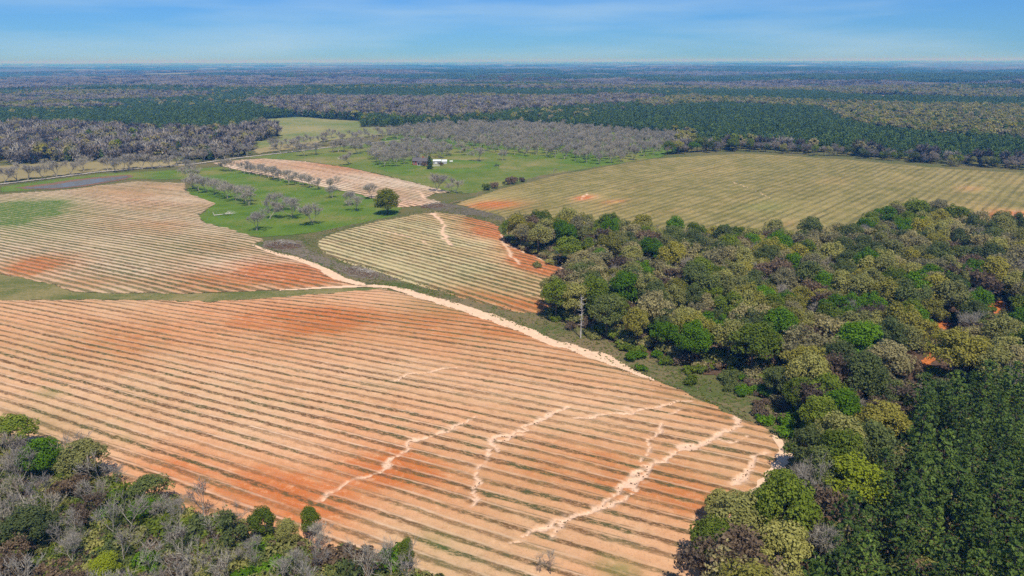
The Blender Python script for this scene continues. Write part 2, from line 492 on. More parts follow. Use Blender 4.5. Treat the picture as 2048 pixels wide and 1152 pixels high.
patch('far_field', [(500, 243), (540, 238), (600, 234), (720, 243), (722, 255), (860, 256), (800, 268), (700, 276), (560, 292), (520, 300), (508, 284), (560, 278), (555, 264)],
      5.0, 0.35, M['farfield'], 'pale green field between the woods beyond the lane', 2)
patch('dry_field', [(-300, 342), (0, 332), (120, 325), (260, 323), (380, 324), (370, 332), (200, 342), (0, 364), (-300, 390)], 3.0, 0.2, M['dry'],
      'dry straw-coloured field strip behind the pond trees', 2)
patch('dry_field', [(505, 300), (560, 290), (640, 282), (630, 294), (560, 302), (515, 308)], 4.0, 0.5, M['dry'], 'small tan field strip beside the lane', 1.5)
VERGE1 = [(500, 490), (540, 478), (640, 463), (760, 438), (830, 424), (900, 412), (1000, 428), (1012, 440), (1000, 450), (930, 432), (870, 425), (780, 440), (650, 472), (632, 490), (660, 512), (800, 556), (1030, 620), (1095, 626), (1110, 640), (1240, 690), (1340, 725), (1500, 780), (1590, 860), (1605, 905), (1575, 900), (1480, 830), (1290, 752), (1100, 682), (950, 620), (830, 586), (770, 572), (700, 560), (640, 533), (545, 506)]
patch('verge', VERGE1, 1.1, 0.06, M['verge'], 'grassy margin and haul tracks between the fields and the wood')
patch('verge', [(-200, 552), (0, 547), (60, 557), (115, 572), (150, 585), (360, 588), (600, 580), (770, 573), (790, 577), (600, 592), (420, 604), (200, 599), (-200, 603)],
      1.0, 0.05, M['track_grass'], 'green grass strip dividing the two striped fields', 0.6)
patch('verge', [(1080, 352), (1200, 333), (1310, 316), (1320, 319), (1210, 337), (1100, 356), (1000, 378), (930, 402), (900, 408), (930, 390)], 2.0, 0.25, M['verge'],
      'brushy brown margin between the meadow and the big olive field', 1)
patch('forest_floor', WOOD_RIGHT, 2.0, 0.10, M['litter'], 'brown leaf litter under the wood', 1.5)
patch('forest_floor', WOOD_LEFT, 2.0, 0.10, plain('thicket_floor', (0.085, 0.078, 0.040), 1.0, 0.5, 0.5, 0.0), 'dark litter under the near thicket', 1.0)
for pts, lab in ((([(1852, 663), (1893, 640), (1912, 652), (1880, 666)]), 'bright orange clay bank showing among the trees'),
                 (([(1979, 601), (2001, 597), (2003, 625), (1981, 629)]), 'small orange clay scar high in the wood'),
                 (([(1838, 725), (1862, 706), (1866, 724), (1846, 738)]), 'thin orange clay strip behind the yellow crown'),
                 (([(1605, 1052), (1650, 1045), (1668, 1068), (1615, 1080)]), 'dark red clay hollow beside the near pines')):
    patch('clay_bank', pts, 0.5, 0.25, M['clayshade'] if 'dark' in lab else M['claybare'], lab, 1.3)
patch('lane', None, 1.6, 0.45, M['road'], 'pale gravel lane running behind the pastures', 0.15,
      poly=ribbon_poly([(-300, 400), (0, 369), (100, 357), (200, 344), (300, 336), (400, 327), (470, 317), (560, 307), (640, 297), (720, 288), (800, 281), (870, 277)], 2.4))
SANDTRACK = ribbon_poly([(715, 572), (760, 572), (800, 580), (840, 592), (880, 605), (940, 622), (1000, 643), (1050, 663), (1100, 685), (1150, 698), (1200, 713), (1250, 738), (1310, 762)],
                        [0.8, 1.8, 2.4, 2.8, 3.4, 3.2, 3.0, 3.0, 2.4, 2.3, 3.6, 1.6, 0.4])
patch('sand_track', None, 0.7, 0.20, M['sandtrack'], 'wide pale sand track along the top edge of the near field', 1.0, poly=SANDTRACK)
patch('sand_track', None, 0.8, 0.20, M['sandtrack'], 'thin pale sand rim along the left striped field', 0.45,
      poly=ribbon_poly([(505, 490), (545, 506), (600, 520), (640, 535), (665, 552), (700, 563), (735, 572), (660, 576), (560, 581)], [0.8, 1.6, 2.2, 2.0, 3.0, 2.2, 2.2, 1.3, 0.5]))
patch('sand_track', None, 0.6, 0.20, M['sandtrack'], 'pale sand wash at the right tip of the near field', 0.9,
      poly=ribbon_poly([(1545, 872), (1568, 895), (1568, 920), (1535, 950), (1500, 985), (1465, 1010), (1440, 1040), (1400, 1085)], [0.5, 1.6, 2.4, 2.2, 1.6, 2.6, 2.4, 1.0]))

# ---------------------------------------------------------------- the ploughed fields
def blob(x, y, lst, row_ang=0.0):
    """sum of soft patches given as (px, py, radius m, value), stretched along the rows"""
    s = np.zeros(x.shape)
    c_, s_ = math.cos(row_ang), math.sin(row_ang)
    for (px, py, r, v) in lst:
        gx, gy = G(px, py)
        du, dv = (x - gx) * c_ + (y - gy) * s_, -(x - gx) * s_ + (y - gy) * c_
        s += v * np.exp(-((du / (1.5 * r)) ** 2 + (dv / r) ** 2))
    return s

def field(name, poly_px, ang, bend, period, du, dv, clay0, clays, weed0, weeds, lush, label, gullies=(), relief=0.10, duty=0.42, rowk=1.0, rowblobs=(), off=0.42, rag=1.0, sand=SAND, wmin=0.6):
    poly = GP(poly_px)
    ctr = poly.mean(0)
    ca, sa = math.cos(ang), math.sin(ang)
    rel = poly - ctr
    U, W = rel @ np.array([ca, sa]), rel @ np.array([-sa, ca])
    us, wsx = np.arange(U.min() - 2, U.max() + 2, du), np.arange(W.min() - 2, W.max() + 2, dv)
    nu, nw = len(us), len(wsx)
    UU, WW = np.meshgrid(us, wsx, indexing='ij')
    X, Y = ctr[0] + UU * ca - WW * sa, ctr[1] + UU * sa + WW * ca
    phi = WW + bend * UU * WW + 1.3 * (fbm(UU / 60, WW / 25, 77, 2) - 0.5) * 2
    ph = phi / period
    ph = ph + 0.16 * (vn(np.floor(ph + 0.5) * 3.7, UU / 90, 57) - 0.5)
    prof = np.cos(2 * math.pi * ph)
    inner = sstep(0.0, 7.0, dist_line(X, Y, np.vstack([poly, poly[:1]])))
    Z = terrain(X, Y) + 0.07 + inner * (off + relief * prof + 0.05 * (vn(X / 1.3, Y / 1.3, 8) - 0.5))
    # gullies
    gm = np.zeros(X.shape); gsoft = np.zeros(X.shape)
    cls_g = np.full(X.shape, -1)
    for gi, (pts, w) in enumerate(gullies):
        ln = GP(pts)
        wob = 5.0 * (fbm(X / 5.0, Y / 5.0, 60 + gi, 3) - 0.5)
        wob2 = 5.0 * (fbm(X / 5.0 + 90, Y / 5.0, 160 + gi, 3) - 0.5)
        d = dist_line(X + wob, Y + wob2, ln) + 0.55 * w * (vn(X / 0.9, Y / 0.9, 260 + gi) - 0.5)
        ww = 0.68 * w * (0.25 + 1.2 * fbm(X / 3, Y / 3, 90 + gi, 3))
        k = 1 - sstep(0.7, 1.15, d / ww)
        ks = 1 - sstep(0.85, 1.12, d / ww)
        halo = 0.4 * (1 - sstep(1.0, 3.4, d / ww)) * sstep(0.52, 0.58, fbm(X / 2.2, Y / 2.2, 190 + gi, 2))
        cls_g = np.where((d < ww * 0.9) & (cls_g < 0), gi, cls_g)
        gm = np.maximum(gm, k); gsoft = np.maximum(gsoft, np.maximum(ks, halo))
    Z = Z - 0.40 * gm * inner
    clay = np.clip(clay0 + 0.95 * (fbm(UU / 70, WW / 28, 15, 3) - 0.5) + blob(X, Y, clays, ang), 0, 1)
    weed = np.clip(weed0 + 0.55 * (fbm(UU / 60, WW / 30, 19, 4) - 0.5) * (weed0 > 0.02) + blob(X, Y, weeds, ang), 0, 1)
    weed = weed * (wmin + (1 - wmin) * np.clip(1.15 - 2.6 * np.abs(ph - np.floor(ph + 0.5)), 0, 1))
    lsh = np.clip(blob(X, Y, lush, ang) * (0.35 + 1.3 * fbm(X / 14, Y / 14, 21, 3)), 0, 1)
    rk = np.clip(rowk * (0.15 + 1.9 * fbm(UU / 30, WW / 5, 25, 3)) + blob(X, Y, rowblobs, ang), 0.0, 1.0)
    frv = np.abs(ph - np.floor(ph + 0.5))
    rid = np.floor(ph + 0.5)
    rowr = 0.70 + 0.60 * _hash(rid, rid * 0, 5)
    rm = (1 - sstep(0.75, 1.15, frv / (duty / 2 * (0.72 + 0.55 * _hash(np.floor(ph + 0.5), np.floor(ph) * 0, 6))) + 1.3 * (fbm(UU / 2.6, WW / 0.7, 44, 3) - 0.5))) * rowr
    off2 = 0.26 + 0.12 * _hash(rid, rid * 0, 9)
    thin = (1 - sstep(0.02, 0.055, np.abs(ph - rid - off2))) * sstep(0.45, 0.6, fbm(UU / 22, rid, 47, 2)) * 0.8
    rm = np.clip(np.maximum(rm, thin), 0, 1)
    pale = np.clip(1 - np.abs(np.mod(ph + 0.27, 1.0) - 0.5) / 0.13 * 1.0, 0, 1) ** 0.6 * np.clip(-0.3 + 2.2 * fbm(UU / 34, rid * 0.7, 52, 3), 0, 1) * 0.62
    attrs = {'pale': pale.ravel(), 'gul': gsoft.ravel(), 'rowm': rm.ravel(), 'clay': clay.ravel(), 'weed': weed.ravel(), 'lush': lsh.ravel(), 'rowk': rk.ravel()}
    V = np.stack([X.ravel(), Y.ravel(), Z.ravel()], 1)
    i, j = np.meshgrid(np.arange(nu - 1), np.arange(nw - 1), indexing='ij')
    a = (i * nw + j)
    Fc = np.stack([a, a + nw, a + nw + 1, a + 1], 2).reshape(-1, 4)
    q = lambda A: (0.25 * (A[:-1, :-1] + A[1:, :-1] + A[:-1, 1:] + A[1:, 1:])).ravel()
    cx, cy = q(X), q(Y)
    jx, jy = rag * 5 * (fbm(cx / 6, cy / 6, 33, 3) - 0.5), rag * 5 * (fbm(cx / 6 + 9, cy / 6, 35, 3) - 0.5)
    ins = inside(cx + jx, cy + jy, poly)
    phf = q(ph)
    cell = np.floor(phf + 0.5)
    fr = np.abs(phf - cell)                      # 0 at the row's middle, 0.5 between the rows
    cu, cw = q(UU), q(WW)
    edge = duty / 2 + 0.05 * (fbm(cu / 3.5, cw / 1.1, 44, 3) - 0.5) * 2
    # a row ends a little before the field's edge
    rowf = (fr < edge) & ins
    gcell = cls_g[:-1, :-1].ravel()
    rowf &= gcell < 0
    rotz = ang
    mf = mr = field_material(name + '_soil', rotz, sand)
    base = ins & ~rowf & (gcell < 0)
    fo = link(name, sub_mesh(name, V, Fc, base, mf, attrs))
    tag(fo, label, kind='structure')
    order = np.argsort(cell[rowf], kind='stable')
    idx = np.nonzero(rowf)[0][order]
    cc = cell[idx]
    cuts = np.nonzero(np.diff(cc))[0] + 1
    for part in np.split(idx, cuts):
        if len(part) < 6: continue
        sel = np.zeros(len(Fc), bool); sel[part] = True
        link('crop_row', sub_mesh('crop_row', V, Fc, sel, mr, attrs), fo)
    for gi in range(len(gullies)):
        sel = ins & (gcell == gi)
        if sel.sum() > 3:
            link('gully', sub_mesh('gully', V, Fc, sel, mf, attrs), fo)
    return fo

R = math.radians
F1 = [(-260, 604), (0, 601), (200, 599), (420, 604), (600, 592), (770, 578), (830, 592), (940, 624), (1040, 659), (1120, 692), (1200, 716), (1290, 757), (1390, 797), (1480, 832), (1540, 866), (1577, 900),
      (1572, 926), (1540, 970), (1500, 1020), (1460, 1080), (1420, 1150), (1390, 1250), (1360, 1450), (900, 1450), (860, 1220), (760, 1165), (660, 1128), (540, 1095), (430, 1065), (320, 1028), (190, 970), (50, 910), (-100, 890), (-500, 860)]
GUL1 = [([(1480, 835), (1470, 860), (1430, 875), (1390, 895), (1340, 915), (1300, 935), (1260, 965), (1230, 990), (1205, 1015), (1170, 1030), (1130, 1045), (1100, 1055)], 1.15),
        ([(1300, 935), (1288, 955), (1268, 985), (1248, 1000), (1195, 1020)], 0.8),
        ([(1326, 850), (1316, 868), (1300, 885), (1295, 905), (1285, 930)], 0.7),
        ([(1430, 875), (1465, 885), (1500, 880)], 0.6),
        ([(1100, 1055), (1060, 1075), (1020, 1092)], 0.5),
        ([(1130, 1047), (1125, 1062), (1100, 1085)], 0.5),
        ([(1135, 812), (1110, 830), (1080, 843), (1050, 855), (1030, 868), (1000, 880), (985, 895), (985, 905)], 0.95),
        ([(985, 905), (965, 930), (948, 955), (955, 970), (962, 990), (962, 1008), (955, 1018)], 0.75),
        ([(1045, 870), (1020, 877), (990, 890)], 0.6),
        ([(1370, 800), (1340, 808), (1290, 820), (1240, 828), (1200, 836), (1150, 840)], 0.75),
        ([(952, 838), (930, 848), (900, 858), (880, 875), (840, 885), (815, 895), (795, 915), (770, 935), (740, 955), (700, 970), (670, 985), (640, 998)], 0.75),
        ([(915, 738), (870, 745), (820, 748), (795, 765)], 0.7),
        ([(1365, 823), (1345, 835)], 0.6),
        ([(1520, 905), (1490, 945), (1460, 975)], 1.0)]
field('striped_field', F1, R(-23.6), -0.0009, 4.15, 0.75, 0.36, 0.42,
      [(740, 930, 15, .6), (860, 960, 13, .5), (560, 660, 20, .36), (330, 640, 16, .22), (720, 640, 22, .30), (230, 690, 16, .25), (1250, 930, 12, .3), (1340, 990, 9, .3), (950, 660, 20, .22), (1450, 815, 8, .3), (560, 1000, 12, .5), (420, 960, 12, .45), (690, 1020, 10, .45), (330, 930, 9, .3),
       (100, 810, 22, -.34), (650, 790, 26, -.30), (900, 1080, 20, -.30), (420, 760, 22, -.16), (1100, 830, 18, -.12), (1450, 960, 10, -.15)],
      0.12, [(880, 610, 14, .55), (1250, 740, 10, .25), (1390, 800, 8, .4), (80, 850, 12, .35), (900, 1120, 12, .25), (60, 720, 20, .12)],
      [(870, 1085, 4, .5), (1230, 1140, 4, .6), (100, 790, 4, .5), (250, 880, 3, .4)],
      'large orange and sand striped field in the foreground cut by pale washouts', GUL1, 0.09, 0.38, 0.95)
F2 = [(-300, 405), (0, 389), (60, 385), (140, 379), (200, 371), (270, 363), (373, 366), (368, 378), (382, 389), (430, 406), (398, 430), (400, 441), (430, 451), (515, 475), (530, 481), (505, 490), (545, 505), (600, 520), (640, 535), (662, 551), (700, 563), (735, 572), (600, 579), (460, 583), (360, 586), (230, 586), (145, 584), (110, 571), (60, 559), (0, 549), (-300, 560)]
field('striped_field', F2, R(-26), -0.0004, 3.95, 1.3, 0.46, 0.15,
      [(620, 553, 24, .6), (500, 560, 24, .55), (380, 570, 18, .5), (100, 523, 14, .9), (40, 543, 16, .9), (170, 562, 12, .6), (330, 450, 14, .6), (230, 392, 22, .3), (250, 570, 14, .3)],
      0.66, [(90, 535, 18, -.5), (620, 545, 34, -.6), (480, 550, 25, -.3), (320, 400, 26, -.3), (40, 430, 40, .7), (230, 480, 40, .2), (330, 450, 14, -.2), (420, 500, 24, .12)],
      [(30, 425, 26, 1.5), (90, 408, 18, 1.0), (-60, 430, 36, 1.3), (60, 470, 20, .5)], 'grey-green and orange striped field on the left beyond the grass strip', (), 0.10, 0.54, 1.1, sand=(0.68, 0.50, 0.35), wmin=0.35)
F3 = [(632, 489), (645, 503), (700, 530), (770, 553), (870, 581), (960, 606), (1040, 626), (1092, 626), (1105, 600), (1125, 575), (1152, 556), (1150, 545), (1080, 517), (1012, 487), (1000, 462), (990, 448), (930, 431), (870, 424), (830, 429), (780, 438), (700, 457), (650, 472)]
field('striped_field', F3, R(-42.5), 0.0, 4.3, 1.2, 0.46, 0.12,
      [(900, 588, 14, .5), (1000, 606, 16, .65), (1070, 610, 12, .5), (1005, 470, 19, 1.2), (980, 448, 14, 1.0), (1060, 518, 15, 1.1), (1120, 542, 14, 1.1), (1090, 530, 9, .6), (950, 435, 10, .5), (1020, 495, 8, .6)],
      0.62, [(1005, 475, 19, -1.0), (980, 448, 12, -.6), (1080, 526, 17, -1.0), (1125, 543, 10, -.7), (1040, 615, 14, -.3), (660, 485, 8, -.3), (880, 460, 6, -.3)],
      [], 'small olive striped field between the wood and the brush heaps',
      [([(865, 426), (878, 440), (888, 452), (886, 465), (892, 478), (900, 492)], 1.9), ([(1004, 462), (1008, 490), (1022, 515), (1040, 530)], 1.2), ([(1012, 490), (1080, 517), (1148, 546)], 1.1), ([(700, 452), (760, 462), (820, 476), (860, 490)], 0.7)], 0.12, 0.56, 1.1, sand=(0.62, 0.51, 0.29), wmin=0.45)
F4 = [(425, 326), (470, 321), (530, 317), (600, 322), (700, 336), (800, 359), (870, 376), (905, 384), (870, 387), (852, 396), (880, 404), (850, 412), (800, 415), (770, 405), (720, 388), (620, 368), (520, 349), (460, 336)]
field('striped_field', F4, R(-43.5), 0.0, 4.4, 1.8, 0.55, 0.18,
      [(690, 342, 26, .5), (620, 330, 26, .4), (540, 322, 24, .3), (760, 352, 14, .2)], 0.16, [(780, 385, 20, .15)], [],
      'narrow pale and rust striped field behind the lone round tree', [([(845, 400), (848, 392), (835, 383)], 1.2)], 0.12, 0.50, 1.1, sand=(0.70, 0.54, 0.40))
F5 = [(912, 409), (940, 396), (1000, 377), (1100, 352), (1200, 334), (1300, 318), (1400, 312), (1500, 307), (1700, 320), (1900, 338), (2048, 346), (2350, 372), (2350, 500), (2048, 500), (1900, 466), (1850, 455), (1745, 455), (1715, 490), (1560, 494), (1400, 489), (1250, 477), (1100, 469), (1015, 470), (1005, 436), (960, 420)]
field('striped_field', F5, R(49), 0.0, 6.4, 2.2, 0.80, 0.22,
      [(1000, 412, 14, .7), (1060, 418, 10, .5), (1170, 395, 9, .9), (1160, 402, 7, .5), (1210, 405, 6, .6), (1250, 403, 5, .5), (1940, 378, 12, .6), (1900, 390, 10, .35), (2040, 432, 16, 1.1), (2000, 440, 12, .8), (960, 410, 12, .7), (1340, 425, 8, .6), (1580, 450, 8, .8)],
      0.90, [(1000, 412, 14, -.6), (1170, 397, 10, -.9), (1230, 404, 6, -.7), (1940, 378, 12, -.45), (2040, 432, 16, -.9), (2000, 440, 12, -.6), (960, 410, 14, -.5), (950, 400, 18, -.2), (1500, 370, 60, .1)],
      [(1530, 415, 16, .4), (1500, 330, 40, .12)], 'broad olive-tan field with fine rows filling the far right', [([(1462, 365), (1500, 377), (1540, 398)], 0.3), ([(1162, 400), (1168, 393), (1176, 386)], 0.9)], 0.09, 0.42, 0.50, sand=(0.52, 0.41, 0.17), wmin=0.97)

# ---------------------------------------------------------------- tree building blocks (numpy, shared mesh data)
def rot_frame(n):
    """two tangents for each normal"""
    ref = np.where(np.abs(n[:, 2:3]) < 0.9, np.array([[0, 0, 1.0]]), np.array([[1.0, 0, 0]]))
    a = np.cross(n, ref); a /= np.linalg.norm(a, axis=1, keepdims=True) + 1e-9
    return a, np.cross(n, a)

def quads(C, N, S, rng, asp=0.7):
    """irregular four-cornered leaf clumps: centres, normals, sizes"""
    a, b = rot_frame(N)
    th = rng.uniform(0, 6.283, len(C))[:, None]
    a, b = a * np.cos(th) + b * np.sin(th), b * np.cos(th) - a * np.sin(th)
    S = S[:, None]
    k = lambda: rng.uniform(0.65, 1.25, (len(C), 1))
    V = np.stack([C + a * S * k(), C + b * S * asp * k() + N * S * 0.25, C - a * S * k(), C - b * S * asp * k() + N * S * 0.2], 1).reshape(-1, 3)
    F_ = np.arange(len(C) * 4).reshape(-1, 4)
    return V, F_

def sphere_dirs(n, rng, zmin=-1.0):
    z = rng.uniform(zmin, 1, n); t = rng.uniform(0, 6.283, n); s = np.sqrt(np.clip(1 - z * z, 0, 1))
    return np.stack([s * np.cos(t), s * np.sin(t), z], 1)

def tube_np(P0, P1, r0, r1, n=5):
    P0, P1 = np.asarray(P0, float), np.asarray(P1, float)
    d = (P1 - P0); L = np.linalg.norm(d) + 1e-9; d = d / L
    a, b = rot_frame(d[None]); a, b = a[0], b[0]
    t = np.arange(n) * 2 * math.pi / n
    ring = np.cos(t)[:, None] * a + np.sin(t)[:, None] * b
    V = np.vstack([P0 + ring * r0, P1 + ring * r1])
    i = np.arange(n); j = (i + 1) % n
    return V, np.stack([i, j, j + n, i + n], 1)

class Acc:
    def __init__(s): s.V, s.F, s.T, s.n = [], [], [], 0
    def add(s, V, F_, tint=0.5):
        s.V.append(V); s.F.append(F_ + s.n); s.n += len(V)
        s.T.append(np.full(len(V), tint) if np.isscalar(tint) else tint)
    def mesh(s, name, mat):
        return mesh_np(name, np.vstack(s.V), np.vstack(s.F), mat, {'tint': np.concatenate(s.T)}, smooth=False)

def gen_broadleaf(seed, H=16.0, Rc=6.0, nlobe=34, nleaf=4200, ls=0.42, base=0.32, flat=1.0, limbs=7, n_side=6):
    """trunk + crown of lobes; returns (trunk Acc, crown Acc)"""
    rng = np.random.default_rng(seed)
    tr, cr = Acc(), Acc()
    zc = H * (base + (1 - base) * 0.5); hz = H * (1 - base) * 0.5
    d = sphere_dirs(nlobe, rng, -0.55)
    d[:3] = sphere_dirs(3, rng, 0.7)
    asym = 1 + 0.22 * np.sin(np.arctan2(d[:, 1], d[:, 0]) * 2 + rng.uniform(0, 6)) * rng.uniform(0.4, 1)
    lr = Rc * rng.uniform(0.17, 0.42, nlobe)
    asym = asym * rng.uniform(0.72, 1.18, nlobe)
    C = np.stack([d[:, 0] * (Rc - lr * 0.8) * asym, d[:, 1] * (Rc - lr * 0.8) * asym, zc + d[:, 2] * (hz - lr * 0.7) * flat * rng.uniform(0.75, 1.15, nlobe)], 1) + rng.normal(0, Rc * 0.05, (nlobe, 3))
    wts = lr ** 2; li = rng.choice(nlobe, nleaf, p=wts / wts.sum())
    dd = sphere_dirs(nleaf, rng, -0.75)
    rr = lr[li] * rng.uniform(0.55, 1.08, nleaf) ** 0.5
    Pn = C[li] + dd * rr[:, None] * np.array([1, 1, 0.85])
    N = dd * 1.0 + rng.normal(0, 0.5, (nleaf, 3)) + np.array([0, 0, 0.45]); N /= np.linalg.norm(N, axis=1, keepdims=True)
    S = ls * rng.uniform(0.6, 1.4, nleaf)
    V, F_ = quads(Pn, N, S, rng)
    lt = rng.uniform(0, 1, nlobe)
    tint = np.clip(0.15 + 0.45 * lt[li] + rng.normal(0, 0.22, nleaf) + 0.1, 0, 1)
    cr.add(V, F_, np.repeat(tint, 4))
    r0 = 0.022 * H
    z1 = H * (base + 0.12)
    lean = rng.normal(0, 0.03 * H, 2)
    p0 = np.array([0, 0, -0.8]); p1 = np.array([lean[0] * .4, lean[1] * .4, z1 * 0.55]); p2 = np.array([lean[0], lean[1], z1])
    tr.add(*tube_np(p0, p1, r0 * 1.25, r0 * 0.85, n_side)); tr.add(*tube_np(p1, p2, r0 * 0.85, r0 * 0.65, n_side))
    for k in rng.choice(nlobe, min(limbs, nlobe), replace=False):
        m = p2 * 0.5 + C[k] * 0.5 + rng.normal(0, 0.3, 3)
        st = p1 + (p2 - p1) * rng.uniform(0.3, 1)
        tr.add(*tube_np(st, m, r0 * 0.42, r0 * 0.28, 4)); tr.add(*tube_np(m, C[k], r0 * 0.28, r0 * 0.1, 4))
    return tr, cr

def gen_pine(seed, H=18.0, Rc=3.1, base=0.30, levels=13, per=6, clump=7, ls=0.5):
    rng = np.random.default_rng(seed)
    tr, cr = Acc(), Acc()
    r0 = 0.012 * H + 0.05
    tr.add(*tube_np((0, 0, -0.8), (rng.normal(0, .1), rng.normal(0, .1), H * 0.6), r0, r0 * 0.6, 6)); tr.add(*tube_np((0, 0, H * 0.6), (0, 0, H * 0.97), r0 * 0.6, r0 * 0.15, 5))
    Cs, Ds = [], []
    for i in range(levels):
        f = (i + 0.3) / levels
        z = H * (base + (1 - base) * f)
        rad = Rc * (1 - f ** 1.6) ** 0.75 * (0.75 + 0.25 * min(1, f * 4)) + 0.25
        k = max(3, int(per * (0.6 + 0.6 * (1 - f))))
        a0 = rng.uniform(0, 6.28)
        for j in range(k):
            a = a0 + 6.283 * j / k + rng.normal(0, 0.25)
            L = rad * rng.uniform(0.7, 1.15)
            dv = np.array([math.cos(a), math.sin(a), 0.18 + 0.5 * f])
            for q in np.linspace(0.35, 1.0, max(2, int(L / 0.75))):
                c = np.array([0, 0, z]) + dv * L * q + rng.normal(0, 0.16, 3)
                Cs.append(c); Ds.append(dv)
            if i % 2 == 0: tr.add(*tube_np((0, 0, z), np.array([0, 0, z]) + dv * L * 0.8, 0.06, 0.02, 3))
    Cs.append(np.array([0, 0, H])); Ds.append(np.array([0, 0, 1.0]))
    Cs, Ds = np.array(Cs), np.array(Ds)
    n = len(Cs) * clump
    ci = np.repeat(np.arange(len(Cs)), clump)
    d = sphere_dirs(n, rng, -0.5) + 0.6 * Ds[ci]; d /= np.linalg.norm(d, axis=1, keepdims=True)
    Pn = Cs[ci] + d * ls * rng.uniform(0.3, 0.9, n)[:, None]
    outw = Cs[ci] * np.array([1, 1, 0]); outw = outw / (np.linalg.norm(outw, axis=1, keepdims=True) + 0.3)
    N = 0.8 * outw + rng.normal(0, 0.5, (n, 3)) + np.array([0, 0, 0.6]); N /= np.linalg.norm(N, axis=1, keepdims=True)
    V, F_ = quads(Pn, N, ls * rng.uniform(0.6, 1.2, n), rng, 0.55)
    ct = rng.uniform(0, 1, len(Cs))
    cr.add(V, F_, np.repeat(np.clip(0.5 * ct[ci] + rng.normal(0.25, 0.2, n), 0, 1), 4))
    return tr, cr

def gen_bare(seed, H=14.0, spread=0.55, depth=4, twigs=900, tw=0.045, fork=3, base=0.3, r0=None, leaf=0, ls=0.25, upright=0.5, bole=1.0):
    """branching limbs; fine twigs (and maybe a few buds) as the crown"""
    rng = np.random.default_rng(seed)
    tr, cr = Acc(), Acc()
    r0 = r0 or 0.016 * H
    tips = []
    def grow(p, d, L, r, lev):
        nseg = 2
        for s in range(nseg):
            d2 = d + rng.normal(0, 0.16, 3) + np.array([0, 0, 0.05]); d2 /= np.linalg.norm(d2)
            q = p + d2 * L / nseg
            rn = r * 0.8
            tr.add(*tube_np(p, q, r, rn, 5 if lev == 0 else 4 if lev < 2 else 3), rng.uniform(0.3, 0.7))
            p, d, r = q, d2, rn
            if lev >= depth - 2: tips.append((p, d, L))
        if lev >= depth: return
        k = fork + (rng.random() < 0.4)
        a0 = rng.uniform(0, 6.28)
        for j in range(k):
            a = a0 + 6.283 * j / k + rng.normal(0, 0.3)
            side = np.array([math.cos(a), math.sin(a), 0.0])
            w = spread * rng.uniform(0.6, 1.25)
            nd = d * (1 - 0.35 * w) + side * w + np.array([0, 0, upright * 0.3]); nd /= np.linalg.norm(nd)
            grow(p, nd, (L / bole if lev == 0 else L) * rng.uniform(0.6, 0.85), r * rng.uniform(0.55, 0.75), lev + 1)
    L0 = H * base * bole
    grow(np.array([0, 0, -0.5]), np.array([rng.normal(0, .06), rng.normal(0, .06), 1.0]), L0, r0, 0)
    zmax = max(t[0][2] for t in tips)
    tp = np.array([t[0] for t in tips]); td = np.array([t[1] for t in tips]); tl = np.array([t[2] for t in tips])
    ti = rng.integers(0, len(tips), twigs)
    d = td[ti] * 0.8 + rng.normal(0, 0.55, (twigs, 3)) + np.array([0, 0, 0.15]); d /= np.linalg.norm(d, axis=1, keepdims=True)
    Lw = np.maximum(0.5, tl[ti] * rng.uniform(0.5, 1.1, twigs))[:, None]
    st = tp[ti] + rng.normal(0, 0.1, (twigs, 3))
    en = st + d * Lw
    sd = np.cross(d, rng.normal(0, 1, (twigs, 3))); sd /= np.linalg.norm(sd, axis=1, keepdims=True) + 1e-9
    V = np.stack([st - sd * tw, st + sd * tw, en + sd * tw * 0.35, en - sd * tw * 0.35], 1).reshape(-1, 3)
    cr.add(V, np.arange(twigs * 4).reshape(-1, 4), np.repeat(rng.uniform(0, 1, twigs), 4))
    if leaf:
        li = rng.integers(0, twigs, leaf)
        Pn = st[li] + (en - st)[li] * rng.uniform(0.3, 1.1, (leaf, 1)) + rng.normal(0, 0.2, (leaf, 3))
        N = rng.normal(0, 1, (leaf, 3)) + np.array([0, 0, 0.6]); N /= np.linalg.norm(N, axis=1, keepdims=True)
        V, F_ = quads(Pn, N, ls * rng.uniform(0.6, 1.3, leaf), rng)
        cr.add(V, F_, np.repeat(rng.uniform(0, 1, leaf), 4))
    sc = H / (zmax + 0.06 * H)
    for A in (tr, cr):
        A.V = [v * sc for v in A.V]
    return tr, cr

def gen_shrub(seed, H=2.6, Rc=2.2, nleaf=520, ls=0.28):
    rng = np.random.default_rng(seed)
    tr, cr = Acc(), Acc()
    for k in range(5):
        a = rng.uniform(0, 6.28); q = np.array([math.cos(a) * Rc * .5, math.sin(a) * Rc * .5, H * 0.6])
        tr.add(*tube_np((0, 0, -0.3), q, 0.06, 0.02, 4))
    nl = 9
    C = np.stack([rng.normal(0, Rc * 0.42, nl), rng.normal(0, Rc * 0.42, nl), rng.uniform(0.3, 0.72, nl) * H], 1)
    li = rng.integers(0, nl, nleaf); dd = sphere_dirs(nleaf, rng, -0.6)
    Pn = C[li] + dd * (Rc * 0.45 * rng.uniform(0.5, 1.05, nleaf) ** .5)[:, None] * np.array([1, 1, 0.8])
    Pn[:, 2] = np.maximum(Pn[:, 2], 0.05)
    N = dd + rng.normal(0, 0.5, (nleaf, 3)) + np.array([0, 0, .3]); N /= np.linalg.norm(N, axis=1, keepdims=True)
    V, F_ = quads(Pn, N, ls * rng.uniform(0.6, 1.4, nleaf), rng)
    cr.add(V, F_, np.repeat(np.clip(rng.normal(.5, .3, nleaf), 0, 1), 4))
    return tr, cr

